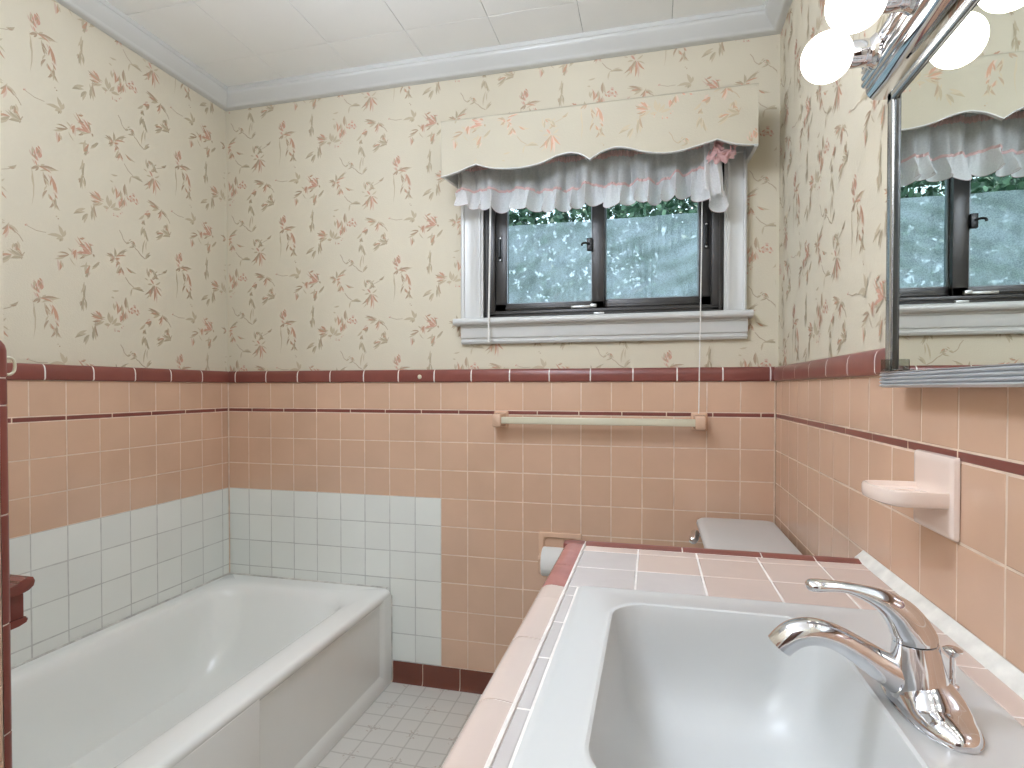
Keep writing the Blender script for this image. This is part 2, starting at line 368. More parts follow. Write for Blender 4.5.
def sprigs(bm, O, U, N, off, rect, holes=(), inside=None, lift=.0004):
    """Print the repeating bamboo sprigs on a wall: U runs to the right, z is up. off = phase of the repeat."""
    O, U, N = Vector(O), Vector(U), Vector(N); W = Vector((0,0,1))
    u0, u1, z0, z1 = rect; px, pz = .520, .394
    i0, i1 = int((u0-off[0])/px)-2, int((u1-off[0])/px)+2
    for i in range(i0, i1+1):
        bu = off[0]+i*px; bz = off[1]-(pz/2 if i % 2 else 0)
        for j in range(int((z0-bz)/pz)-2, int((z1-bz)/pz)+3):
            cz = bz+j*pz
            for q, (a, b, c, d, w, k) in enumerate(SPRIG):
                x0, y0, x1, y1 = bu+a/1000, cz+b/1000, bu+c/1000, cz+d/1000
                if max(x0, x1) < u0 or min(x0, x1) > u1 or max(y0, y1) < z0 or min(y0, y1) > z1: continue
                mx, my = (x0+x1)/2, (y0+y1)/2
                if any(h[0] < mx < h[1] and h[2] < my < h[3] for h in holes): continue
                L = math.hypot(x1-x0, y1-y0) or 1e-4
                tx, ty = (x1-x0)/L, (y1-y0)/L; hw = w/20000*1.45
                prof = ((0,.15),(.2,.7),(.45,1),(.7,.75),(1,0)) if k != 'w' else ((0,.8),(.5,1),(1,.8))
                cv = (.06 if k != 'w' else .08)*L*(1 if int(a+d) % 2 else -1)
                pts = [(x0+tx*L*t-ty*(hw*s+cv*4*t*(1-t)), y0+ty*L*t+tx*(hw*s+cv*4*t*(1-t))) for t, s in prof]
                pts += [(x0+tx*L*t-ty*(-hw*s+cv*4*t*(1-t)), y0+ty*L*t+tx*(-hw*s+cv*4*t*(1-t))) for t, s in reversed(prof) if s > 0]
                pts = [(min(max(x, u0), u1), min(max(y, z0), z1)) for x, y in pts]
                if inside and not all(inside(x, y) for x, y in pts): continue
                face(bm, [bm.verts.new(O+U*x+W*y+N*(.0008+q*2.5e-6)) for x, y in pts], LI[k])
                if k in 'sbgp':                                    # pale ghost of the leaf, like a watercolour wash
                    gx, gy = ((int(a)*7+int(d)*3) % 11-5)*.0012, ((int(b)*5+int(c)*3) % 11-5)*.0012
                    gp = [(mx+(x-mx)*1.12-(y-my)*.22+gx, my+(y-my)*1.12+(x-mx)*.22+gy) for x, y in pts]
                    if all(u0 < x < u1 and z0 < y < z1 for x, y in gp) and (not inside or all(inside(x, y) for x, y in gp)):
                        face(bm, [bm.verts.new(O+U*x+W*y+N*(.0002+q*2.5e-6)) for x, y in gp], 4 if k in 'bg' else 7+GHOST)

ZC = 1.248; ZCB = 1.1984                    # dado cap: top and underside
rows = [ZL-RP*9+RP*k for k in range(10)]    # tile rows below the liner
rows_all = rows
def dado(name_wall, parent, O, U, N, u0, u1, cols, liner_j, cap_j, base_j, pick=None, skip=None, grout_split=None, base=True):
    """Tiled lower wall: field tiles, dark liner strip, rounded cap and base tiles, each one mesh part of its wall."""
    Ov, Uv, Nv = Vector(O), Vector(U), Vector(N); Z = Vector((0,0,1))
    # tile_panel: backing (grout) + field
    bm = BM(); tl = {}
    for (a, b, z0, z1, m) in ([(u0, u1, 0, ZC-.006, 2)] if not grout_split else grout_split):
        for q in ((a, b, z0, z1),): mtx_quad(bm, Ov+Nv*-.0007, Uv, Z, q[0], q[1], q[2], q[3], m)
    tiles(bm, tl, O, U, Z, N, cols, rows, pick=pick, skip=skip)
    tiles(bm, tl, O, U, Z, N, cols, [ZL+.0155, ZCB-.0005], pick=(lambda i, j: 0))
    tinted('tile_panel', bm, tl, [PEACH, WHITE_T, GROUT, GROUT_G], parent)
    bm = BM(); tl = {}
    tiles(bm, tl, O, U, Z, N, liner_j, [ZL-.0005, ZL+.016], gap=.0030, bev=.0015, var=.08)
    tinted('liner_strip', bm, tl, [MAUVE], parent)
    # cap
    bm = BM(); tl = {}
    prof = [(-.006, ZCB), (.004, ZCB), (.0075, ZCB+.002), (.0095, ZCB+.007), (.0098, ZCB+.026), (.0085, ZCB+.037), (.0055, ZCB+.0445), (.001, ZCB+.0488), (-.006, ZC)]
    for a, b in zip(cap_j[:-1], cap_j[1:]):
        k = 1+random.uniform(-.08, .08); n0 = len(bm.faces)
        g = .0015
        rs = []
        for uu, sc in ((a+g, .88), (a+g+.0015, 1), (b-g-.0015, 1), (b-g, .88)):
            rs.append([Ov+Uv*uu+Nv*(n*sc if n > 0 else n)+Z*(z if sc == 1 else ZCB+.0245+(z-ZCB-.0245)*.97) for n, z in prof])
        rings(bm, rs)
        bm.faces.ensure_lookup_table()
        for f in bm.faces[n0:]: tl[f] = k
    n0 = len(bm.faces)
    rings(bm, [[Ov+Uv*uu+Nv*(n-.0005)+Z*(ZCB+.0245+(z-ZCB-.0245)*.985) for n, z in prof] for uu in (u0, u1)], mi=1)
    tinted('cap_trim', bm, tl, [MAUVE, GROUT_W], parent)
    if base:
        bm = BM(); tl = {}
        bt = rows[0]
        pr = [(-.006, 0), (.014, 0), (.009, .004), (.0065, .012), (.0055, .022), (.0055, bt-.006), (.004, bt-.0025), (-.006, bt-.0015)]
        for a, b in zip(base_j[:-1], base_j[1:]):
            n0 = len(bm.faces); k = 1+random.uniform(-.06, .06)
            rings(bm, [[Ov+Uv*uu+Nv*n+Z*z for n, z in pr] for uu in (a+.0014, b-.0014)])
            bm.faces.ensure_lookup_table()
            for f in bm.faces[n0:]: tl[f] = k
        rings(bm, [[Ov+Uv*uu+Nv*(n-.0015)+Z*z*.985 for n, z in pr] for uu in (u0, u1)], mi=1)
        tinted('base_tile', bm, tl, [BASEM, GROUT], parent)

def joints(a, b, off, p):
    """joint positions from a to b on the grid off + k p."""
    k = math.ceil((a-off)/p+1e-6); out = [a]
    while off+k*p < b-1e-6:
        if off+k*p > a+.004: out.append(off+k*p)
        k += 1
    if b-out[-1] < .004: out[-1] = b
    else: out.append(b)
    return out

# window opening in the back wall
WX0, WX1, WZ0, WZ1 = -.627, .236, 1.4405, 1.975
PW = .008                                    # plaster sits this far behind the tile face

# ------------------------------------------------------------------ wall_back
bm = BM(); y = D+PW
for u0, u1, z0, z1 in ((XL-.02, WX0, 0, CEIL), (WX1, XR+.02, 0, CEIL), (WX0, WX1, 0, WZ0), (WX0, WX1, WZ1, CEIL)):
    mtx_quad(bm, (0, y, 0), (1,0,0), (0,0,1), u0, u1, z0, z1, 0)
t = .12                                       # reveals and outer skin give the wall its thickness
for a, b in (((WX0, WZ0), (WX1, WZ0)), ((WX1, WZ0), (WX1, WZ1)), ((WX1, WZ1), (WX0, WZ1)), ((WX0, WZ1), (WX0, WZ0))):
    face(bm, [bm.verts.new(p) for p in ((a[0], y, a[1]), (b[0], y, b[1]), (b[0], y+t, b[1]), (a[0], y+t, a[1]))], 7)
for u0, u1, z0, z1 in ((XL-.14, WX0, -.1, CEIL+.1), (WX1, XR+.14, -.1, CEIL+.1), (WX0, WX1, -.1, WZ0), (WX0, WX1, WZ1, CEIL+.1)):
    mtx_quad(bm, (0, y+t, 0), (1,0,0), (0,0,1), u0, u1, z0, z1, 7)
sprigs(bm, (0, y, 0), (1,0,0), (0,-1,0), (-1.510, 1.878), (XL+.001, XR-.001, ZC-.01, 2.385), holes=((-.69, .28, 1.37, 1.95),))
wall_back = obj('wall_back', bm, PAPERS, None, False, recalc=False)
struct(wall_back, 'back wall with floral cream wallpaper above peach tile, holding the window', 'wall')
cols = [XL]+[XL+.1011+P*k for k in range(19)]+[XR]
def skip_b(i, j): return cols[i+1] < -1.03 and rows[j+1] < .37
def pick_b(i, j): return 1 if (cols[i+1] < -.79 and j < 6) else 0
dado('back', wall_back, (0, D, 0), (1,0,0), (0,-1,0), XL, XR, cols, joints(XL, XR, -1.6613, .1553), joints(XL, XR, -1.7369, .1516), joints(-1.008, XR, -.8793, .1555),
     pick=pick_b, skip=skip_b, grout_split=[(XL, -.8033, 0, rows[6], 3), (-.8033, XR, 0, rows[6], 2), (XL, XR, rows[6], ZC-.006, 2)])

# ------------------------------------------------------------------ wall_left
bm = BM(); x = XL-PW
mtx_quad(bm, (x, 0, 0), (0,1,0), (0,0,1), YN-.02, D+.02, 0, CEIL, 0)
mtx_quad(bm, (x-.12, 0, 0), (0,1,0), (0,0,1), YN-.02, D+.13, -.1, CEIL+.1, 7)
sprigs(bm, (x, 0, 0), (0,1,0), (1,0,0), (1.302, 1.483), (YN, D-.001, ZC-.01, 2.385))
wall_left = obj('wall_left', bm, PAPERS, None, False, recalc=False)
struct(wall_left, 'left wall beside the tub, floral wallpaper over peach and white tile', 'wall')
cols_l = joints(YN, D, D-.0373-P*20, P)
dado('left', wall_left, (XL, 0, 0), (0,1,0), (1,0,0), YN, D, cols_l, joints(YN, D, D-.075-.155*10, .155), joints(YN, D, 1.917-.1526*10, .1526), [YN, D],
     pick=lambda i, j: 1 if j < 6 else 0, skip=lambda i, j: rows[j+1] < .37, grout_split=[(YN, D, 0, rows[6], 3), (YN, D, rows[6], ZC-.006, 2)], base=False)

# ------------------------------------------------------------------ wall_right
bm = BM(); x = XR+PW
mtx_quad(bm, (x, 0, 0), (0,-1,0), (0,0,1), -D-.02, -YR+.02, 0, CEIL, 0)
mtx_quad(bm, (x+.12, 0, 0), (0,-1,0), (0,0,1), -D-.13, -YR+.1, -.1, CEIL+.1, 7)
sprigs(bm, (x, 0, 0), (0,-1,0), (-1,0,0), (-1.86, 1.80), (-D+.001, -YR, ZC-.01, 2.385))
wall_right = obj('wall_right', bm, PAPERS, None, False, recalc=False)
struct(wall_right, 'right wall behind the vanity and mirror, wallpaper over pale peach tile', 'wall')
cols_r = joints(-D, -YR, -.7844-P*20, P)
dado('right', wall_right, (XR, 0, 0), (0,-1,0), (-1,0,0), -D, -YR, cols_r, joints(-D, -YR, -1.0505-.155*10, .155), joints(-D, -YR, -1.1681-.151*10, .151), joints(-D, -YR, -1.9, .1555),
     skip=lambda i, j: (cols_r[i] > -1.24 and cols_r[i+1] < -.12 and rows[j+1] < .84))

# ------------------------------------------------------------------ wing wall closing the foot of the tub (wall_front_left), rear wall, door
bm = BM()
box(bm, (XL-.14, YR-.1, 0), (XN-.008, YN, CEIL), mi=0)
sprigs(bm, (XN-.008, 0, 0), (0,1,0), (1,0,0), (.2, 1.6), (YR, YN-.012, ZC, 2.385))
wall_fl = obj('wall_front_left', bm, PAPERS, None, False, recalc=False)
struct(wall_fl, 'wing wall at the foot of the tub, edged with mauve tile', 'wall')
bm = BM(); tl = {}
cl = joints(YR, YN-.012, YN-.012-P*20, P)
mtx_quad(bm, (XN-.0012, 0, 0), (0,1,0), (0,0,1), YR, YN-.012, 0, ZC-.006, 1)
tiles(bm, tl, (XN, 0, 0), (0,1,0), (0,0,1), (1,0,0), cl, rows+[ZCB])
tinted('tile_panel', bm, tl, [PEACH, GROUT], wall_fl)
bm = BM(); tl = {}
def corner_prof(z, r=.012, sc=1.):
    c = (XN-.012, YN-.012+.004)
    pts = [(XN-.03, YN+.004)]+[(c[0]+r*math.cos(a)*sc, c[1]+r*math.sin(a)*sc) for a in [PI/2-i*PI/12 for i in range(7)]]+[(XN, YN-.0118), (XN-.03, YN-.0118)]
    return [(p[0], p[1], z) for p in pts]
zj = [0, .028, .189, .35, .51, .671, .831, .991, 1.150, 1.190, 1.236]
for a, b in zip(zj[:-1], zj[1:]):
    n0 = len(bm.faces); k = 1+random.uniform(-.08, .08)
    rs = [corner_prof(a+.001, sc=.9), corner_prof(a+.002), corner_prof(b-.002), corner_prof(b-.001, sc=.9)]
    if b == zj[-1]: rs = [corner_prof(a+.001, sc=.9), corner_prof(a+.002), corner_prof(b-.006), corner_prof(b+.002, r=.010), corner_prof(b+.008, r=.006), corner_prof(b+.011, r=.002)]
    rings(bm, rs); bm.faces.ensure_lookup_table()
    for f in bm.faces[n0:]: tl[f] = k
rings(bm, [corner_prof(.0, sc=.88), corner_prof(1.235, sc=.88)], mi=1)
tinted('corner_bullnose', bm, tl, [MAUVE, GROUT_W], wall_fl)
bm = BM(); tl = {}
for a, b in zip(*(lambda j: (j[:-1], j[1:]))(joints(YR, YN-.02, YN-.02-.152*12, .152))):
    n0 = len(bm.faces); k = 1+random.uniform(-.08, .08)
    pr = [(XN-.006, ZCB), (XN+.0075, ZCB+.002), (XN+.0098, ZCB+.008), (XN+.0098, ZCB+.026), (XN+.006, ZCB+.044), (XN-.006, ZC)]
    prism(bm, pr, a+.001, b-.001, 'y'); bm.faces.ensure_lookup_table()
    for f in bm.faces[n0:]: tl[f] = k
tinted('cap_trim', bm, tl, [MAUVE], wall_fl)

bm = BM()
DX0, DX1, DZ = -.62, .16, 2.03
for u0, u1, z0, z1 in ((XN-.05, DX0, 0, CEIL), (DX1, XR+.05, 0, CEIL), (DX0, DX1, DZ, CEIL)):
    box(bm, (u0, YR-.1, z0), (u1, YR, z1))
wall_front = struct(obj('wall_front', bm, [PLAIN], None, False), 'plain cream wall with the door, behind the viewpoint', 'wall')
door = thing('door_1', 'panelled door, darkened for chrome reflections, in the wall behind the viewpoint', 'door', (DX0, YR-.04, 0)); door['kind'] = 'structure'
bm = BM(); box(bm, (DX0+.02, YR-.07, .008), (DX1-.02, YR-.035, DZ-.02), .003)
for z0, z1 in ((.22, .95), (1.12, 1.86)):
    for x0, x1 in ((DX0+.12, -.27), (-.19, DX1-.12)): box(bm, (x0, YR-.036, z0), (x1, YR-.028, z1), .006)
obj('door_panel', bm, DOORW, door)
bm = BM()
for b in (((DX0-.06, YR-.1, 0), (DX0+.018, YR+.012, DZ+.06)), ((DX1-.018, YR-.1, 0), (DX1+.06, YR+.012, DZ+.06)), ((DX0+.018, YR-.1, DZ-.018), (DX1-.018, YR+.012, DZ+.06))): box(bm, b[0], b[1], .004)
obj('door_frame', bm, PAINT, door)
bm = BM(); lathe(bm, (DX0+.09, YR-.035, .98), [(.028, 0), (.028, .005), (.010, .01), (.010, .035), (.026, .045), (.027, .058), (.018, .066), (0, .067)], 20, 'y')
obj('door_knob', bm, CHROME, door)

# ------------------------------------------------------------------ floor, ceiling
bm = BM(); box(bm, (XL-.02, YR-.1, -.1), (XR+.02, D+.02, 0))
struct(obj('floor', bm, FLOORM, None, False), 'off-white vinyl floor printed with small squares', 'floor')
bm = BM(); tl = {}
box(bm, (XL-.14, YR-.1, CEIL+.004), (XR+.14, D+.13, CEIL+.1), mi=1)
xs = joints(XL-.02, XR+.02, -1.4585-.3035, .3035); ys = joints(YR-.02, D+.02, 1.8535-.3035*9, .3035)
tiles(bm, tl, (0, 0, CEIL), (1,0,0), (0,1,0), (0,0,-1), xs, ys, t=.0045, gap=.0016, bev=.0016, var=.012)
tinted('ceiling', bm, tl, [CEILM, CEILG])
struct(bpy.data.objects['ceiling'], 'white ceiling of square fibre boards with thin joints', 'ceiling')

# ------------------------------------------------------------------ crown moulding (trim_1..4)
cp = [(-.008, 2.366), (.010, 2.367), (.0165, 2.371), (.0185, 2.376), (.0215, 2.379), (.030, 2.387), (.041, 2.3985), (.0475, 2.406), (.0495, 2.411), (.0495, 2.416), (.0525, 2.4185), (.0525, 2.434), (-.008, 2.434)]
def crown(nm, ends, lab):
    bm = BM(); rings(bm, [[e(n, z) for n, z in cp] for e in ends]); struct(obj(nm, bm, PAINT), lab, 'moulding')
crown('trim_1', [lambda n, z: (XL+n, D-n, z), lambda n, z: (XR-n, D-n, z)], 'white crown moulding along the top of the window wall')
crown('trim_2', [lambda n, z: (XL+n, YN-.01, z), lambda n, z: (XL+n, D-n, z)], 'white crown moulding along the top of the left wall')
crown('trim_3', [lambda n, z: (XR-n, D-n, z), lambda n, z: (XR-n, YR, z)], 'white crown moulding along the top of the right wall')

# corner and tub caulk lines
bm = BM()
for x, s in ((XL, 1), (XR, -1)): tube(bm, [(x+.003*s, D-.003, z) for z in (.0, .4, .8, 1.2, 1.246)],   .0026, 8)
obj('corner_caulk', bm, GROUT, wall_back)
# ------------------------------------------------------------------ window_1
win = thing('window_1', 'sliding window in dark bronze metal with white casing, above the towel bar', 'window', (-.195, D, WZ0)); win['kind'] = 'structure'
YC = D-.020
def casing_prof(x0, x1, s):
    """moulded flat casing: raised outer back-band, shallow fillets, inner bead (plan view)."""
    w = x1-x0
    a = [(0, D+.006), (0, D-.022), (.006, D-.026), (.012, D-.025), (.015, D-.018), (.030, D-.015), (.052, D-.014), (.060, D-.017), (.066, D-.019), (.074, D-.018), (.078, D-.012), (.0845, D-.012), (.0845, D+.006)]
    k = w/.0845
    return [((x0+u*k) if s > 0 else (x1-u*k), y) for u, y in a]
bm = BM()
prism(bm, casing_prof(-.712, -.6265, 1), 1.4385, 2.06, 'z')
prism(bm, casing_prof(.2355, .3065, -1), 1.4385, 2.06, 'z')
box(bm, (-.712, D-.02, 1.972), (.3065, D+.006, 2.06), .003)
obj('casing', bm, PAINT, win)
bm = BM()
pr = [(D+.03, 1.4140), (D-.040, 1.4140), (D-.046, 1.4165), (D-.050, 1.4225), (D-.050, 1.4290), (D-.046, 1.4350), (D-.040, 1.4385), (D+.03, 1.4405)]
prism(bm, pr, -.735, .3245, 'x')
obj('sill', bm, PAINT, win)
bm = BM()
pr = [(D+.006, 1.3435), (D-.010, 1.3435), (D-.014, 1.347), (D-.016, 1.353), (D-.012, 1.357), (D-.012, 1.3635), (D-.018, 1.3665), (D-.020, 1.372), (D-.020, 1.404), (D-.026, 1.409), (D-.027, 1.4145), (D+.006, 1.4145)]
prism(bm, pr, -.713, .311, 'x')
obj('apron', bm, PAINT, win)
# outer frame
bm = BM()
for lo, hi in (((-.6275, D+.002, 1.4405), (-.584, D+.085, 1.976)), ((.196, D+.002, 1.4405), (.2365, D+.085, 1.976)), ((-.6275, D+.002, 1.4405), (.2365, D+.085, 1.466)), ((-.6275, D+.002, 1.935), (.2365, D+.085, 1.976))):
    box(bm, lo, hi, .0015)
for x in (-.6275+.010, .2365-.016): box(bm, (x, D-.003, 1.4405), (x+.006, D+.004, 1.93))     # raised fins
for z in (1.4435, 1.4555): box(bm, (-.62, D-.004, z), (.23, D+.004, z+.004))
obj('window_frame', bm, BRONZE, win)
def sash(x0, x1, y0, y1, zb, stl, str_):
    bm = BM(); zt = 1.93
    for lo, hi in (((x0, y0, 1.468), (x0+stl, y1, zt)), ((x1-str_, y0, 1.468), (x1, y1, zt)), ((x0, y0, 1.468), (x1, y1, zb)), ((x0, y0, zt-.03), (x1, y1, zt))): box(bm, lo, hi, .002)
    box(bm, (x0+stl-.006, y0-.003, 1.474), (x1-str_+.006, y0+.003, 1.480), .001)
    s = obj('sash', bm, BRONZE, win)
    bm = BM(); g0, g1, ym = x0+stl, x1-str_, (y0+y1)/2
    for lo, hi in (((g0, y0+.004, zb), (g0+.004, y1-.002, zt-.03)), ((g1-.004, y0+.004, zb), (g1, y1-.002, zt-.03)), ((g0, y0+.004, zb), (g1, y1-.002, zb+.004))): box(bm, lo, hi)
    obj('glazing_bead', bm, mat('pale_glazing_bead', (150,164,172), .4), s)
    bm = BM(); box(bm, (g0-.002, ym-.002, zb-.002), (g1+.002, ym+.002, zt-.028)); obj('pane', bm, GLASS, s)
    return s
sl = sash(-.584, -.173, D+.012, D+.034, 1.4945, .044, .045)
sr = sash(-.214, .198, D+.036, D+.058, 1.5010, .042, .042)
def pull(parent, xc, y, z0, z1):
    bm = BM(); box(bm, (xc-.009, y-.003, z0), (xc+.009, y, z1), .001)
    tube(bm, [(xc, y-.003, z0+.012), (xc, y-.014, z0+.018), (xc, y-.014, z1-.018), (xc, y-.003, z1-.012)], .0045, 8)
    h = obj('pull_handle', bm, BLACK, parent)
    bm = BM()
    for z in (z0+.007, z1-.007): lathe(bm, (xc, y-.003, z), [(.0042, 0), (.004, .0012), (0, .002)], 12, 'y', sgn=-1)
    obj('screw', bm, LATCHM, h)
pull(sl, -.566, D+.012, 1.655, 1.750)
pull(sr, .181, D+.036, 1.668, 1.760)
bm = BM(); box(bm, (-.236, D-.002, 1.676), (-.216, D+.012, 1.722), .002)
tube(bm, catmull([(-.226, D-.002, 1.70), (-.238, D-.010, 1.702), (-.250, D-.012, 1.700), (-.252, D-.012, 1.692)], 3), .004, 8)
obj('cam_latch', bm, BLACK, sl)
bm = BM(); box(bm, (-.293, D-.001, 1.4690), (-.222, D+.012, 1.4775), .001); box(bm, (-.222, D-.004, 1.4700), (-.200, D+.012, 1.4815), .001)
box(bm, (-.209, D-.012, 1.4410), (-.172, D+.004, 1.4500), .001)
obj('slide_lock', bm, LATCHM, win)
# dusty crinkled sheet outside the glass
bm = BM(); nx, nz = 70, 36; g = []
for i in range(nx+1):
    col = []
    for j in range(nz+1):
        x = -.600+.83*i/nx; z = 1.450+(1.812-1.450)*j/nz
        yv = D+.094+.004*math.sin(11*x+23*z)+.003*math.sin(31*x-17*z+1.3)+.0022*math.sin(57*x+41*z*math.sin(3*x))+.002*math.sin(90*z-30*x)
        col.append(bm.verts.new((x, yv, z)))
    g.append(col)
for i in range(nx):
    for j in range(nz): face(bm, (g[i][j], g[i+1][j], g[i+1][j+1], g[i][j+1]))
obj('plastic_film', bm, FILM, win)

# ------------------------------------------------------------------ pelmet board over the window
SEGS = [[(-.729,1.920),(-.700,1.925),(-.661,1.935),(-.630,1.945),(-.599,1.953)],
        [(-.599,1.953),(-.570,1.943),(-.539,1.934),(-.480,1.9275),(-.421,1.928),(-.363,1.938),(-.319,1.954),(-.275,1.961),(-.238,1.953),(-.205,1.932)],
        [(-.205,1.932),(-.179,1.947),(-.152,1.958),(-.117,1.9635),(-.075,1.955),(-.045,1.944),(-.010,1.935),(.036,1.929),(.081,1.931),(.126,1.940),(.160,1.948),(.193,1.956)],
        [(.193,1.956),(.220,1.945),(.248,1.936),(.280,1.930),(.313,1.927)]]
OUT = []
for s in SEGS:
    c = catmull([(x, z, 0) for x, z in s], 4)
    OUT += [(p[0], p[1]) for p in (c if not OUT else c[1:])]
def zb(x):
    for (a, za), (b, zb_) in zip(OUT[:-1], OUT[1:]):
        if a <= x <= b: return za+(zb_-za)*(x-a)/max(b-a, 1e-6)
    return 9
PF, PT = 1.885, 2.1145
pel = thing('window_pelmet', 'scalloped pelmet box covered in the floral wallpaper, over the window', 'pelmet', (-.208, D, 1.93))
bm = BM()
for (a, za), (b, zc_) in zip(OUT[:-1], OUT[1:]):
    face(bm, [bm.verts.new(p) for p in ((a, PF, za), (b, PF, zc_), (b, PF, PT), (a, PF, PT))])
sprigs(bm, (0, PF, 0), (1,0,0), (0,-1,0), (-.2205, 2.1515), (-.729, .313, 1.90, PT), inside=lambda x, z: z > zb(x)+.004 and z < PT-.001)
for x in (-.729, .313):
    s = -1 if x < 0 else 1
    face(bm, [bm.verts.new(p) for p in ((x, PF, 1.925), (x, D, 1.942), (x, D, PT), (x, PF, PT))][::s])
box(bm, (-.729, PF, PT-.001), (.313, D, PT+.001), mi=0)
obj('papered_board', bm, [PELPAPER]+PAPERS[1:], pel, False, recalc=False)
bm = BM()
for (a, za), (b, zc_) in zip(OUT[:-1], OUT[1:]):
    V = [bm.verts.new(p) for p in ((a, PF+.0005, za), (b, PF+.0005, zc_), (b, PF+.012, zc_), (a, PF+.012, za), (a, PF+.012, PT-.001), (b, PF+.012, PT-.001))]
    face(bm, V[:4]); face(bm, (V[3], V[2], V[5], V[4]))
for x0, x1 in ((-.7285, -.718), (.302, .3125)):
    V = [[bm.verts.new(p) for p in ((x, PF+.001, 1.922), (x, D, 1.940), (x, D, PT-.001), (x, PF+.001, PT-.001))] for x in (x0, x1)]
    for i in range(4): face(bm, (V[0][i], V[0][(i+1) % 4], V[1][(i+1) % 4], V[1][i]))
    face(bm, V[0]); face(bm, V[1][::-1])
box(bm, (-.718, PF+.012, PT-.012), (.302, D, PT-.002))
obj('white_lining', bm, PAINT, pel, False)
bm = BM(); tube(bm, [(x, PF-.0008, z) for x, z in OUT], .0022, 6)
obj('edge_piping', bm, PAINT, pel)

# ------------------------------------------------------------------ ruffled valance hanging below the pelmet
def interp(T, x):
    if x <= T[0][0]: return T[0][1]
    for (a, p), (b, q) in zip(T[:-1], T[1:]):
        if x <= b: return p+(q-p)*(x-a)/(b-a)
    return T[-1][1]
SEAM = [(-.705,1.893),(-.66,1.897),(-.60,1.893),(-.544,1.886),(-.46,1.884),(-.40,1.876),(-.33,1.868),(-.26,1.873),(-.21,1.880),(-.158,1.872),(-.11,1.868),(-.061,1.878),(-.02,1.874),(.02,1.872),(.054,1.877),(.075,1.893),(.11,1.890),(.15,1.902),(.175,1.872),(.203,1.836),(.225,1.825)]
BOT = [(-.712,1.842),(-.64,1.836),(-.578,1.826),(-.53,1.820),(-.47,1.815),(-.41,1.812),(-.357,1.803),(-.30,1.806),(-.24,1.812),(-.192,1.815),(-.144,1.798),(-.10,1.806),(-.06,1.815),(-.021,1.803),(.035,1.812),(.07,1.818),(.102,1.818),(.13,1.800),(.16,1.788),(.19,1.775),(.216,1.756),(.228,1.765)]
def wave(x, k=1.):
    return .015*math.sin(2*PI*x/.105+1.1*math.sin(7*x)+.6)*k+.0075*math.sin(2*PI*x/.047+2*math.sin(5*x))*k
val = thing('ruffled_valance', 'sheer white ruffled valance with pink bands, hung under the pelmet', 'curtain', (-.24, 1.985, 1.95))
VY = 1.985
def sheet(f, x0, x1, nx, nz):
    bm = BM(); g = [[bm.verts.new(f(x0+(x1-x0)*i/nx, j/nz)) for j in range(nz+1)] for i in range(nx+1)]
    for i in range(nx):
        for j in range(nz): face(bm, (g[i][j], g[i+1][j], g[i+1][j+1], g[i][j+1]))
    return bm
def f_main(x, t):
    z = 2.004+(interp(SEAM, x)-2.004)*t
    return (x+.004*math.sin(2*PI*x/.047)*t, VY+wave(x, .45+.75*t)+.0015*math.sin(2*PI*x/.017)*(1-t), z)
obj('sheer_panel', sheet(f_main, -.702, .222, 420, 14), SHEER, val)
def f_ruf(x, t):
    zs, zb2 = interp(SEAM, x)+.004, interp(BOT, x)
    fl = (.0105+.005*math.sin(23*x+1))*math.sin(2*PI*x/.052+1.3*math.sin(8*x)+.9*math.sin(19*x)+.8)
    z = zs+(zb2-zs)*t - (.006+.003*math.sin(31*x))*t*math.cos(2*PI*x/.052+1.3*math.sin(8*x)+.9*math.sin(19*x)+.2)
    return (x+.013*t*math.sin(2*PI*x/.052+1.3*math.sin(8*x)+.9*math.sin(19*x)-.6), VY-.004-.016*t+wave(x, 1.2)+fl*(.4+1.6*t)+.0012*math.sin(2*PI*x/.0125)*(1-t), z)
ruf = obj('ruffle', sheet(f_ruf, -.712, .228, 560, 10), RUFFLE, val)
def f_hem(x, t):
    a = f_ruf(x, .99+.018*t); return (a[0], a[1]-.0012, a[2])
obj('hem_stitching', sheet(f_hem, -.712, .228, 560, 1), sheer('dusky_pink_thread', (214,188,188), .8), ruf)
def f_band(x, t):
    a = f_ruf(x, 0); return (a[0], a[1]-.0035-.002*math.sin(PI*t)-.0015*math.sin(2*PI*x/.011), a[2]+.0038-.0090*t+.001*math.sin(2*PI*x/.02))
obj('pink_band', sheet(f_band, -.706, .224, 420, 3), PINKBAND, val)
def f_head(x, t):
    a = f_main(x, 0); zc = 1.981
    return (x, VY+wave(x, .5)-.005-.0025*math.sin(2*PI*x/.009)-.002*math.sin(PI*t), zc+.009-.020*t+.0015*math.sin(2*PI*x/.013))
obj('pink_band', sheet(f_head, -.700, .200, 640, 4), PINKBAND, val)
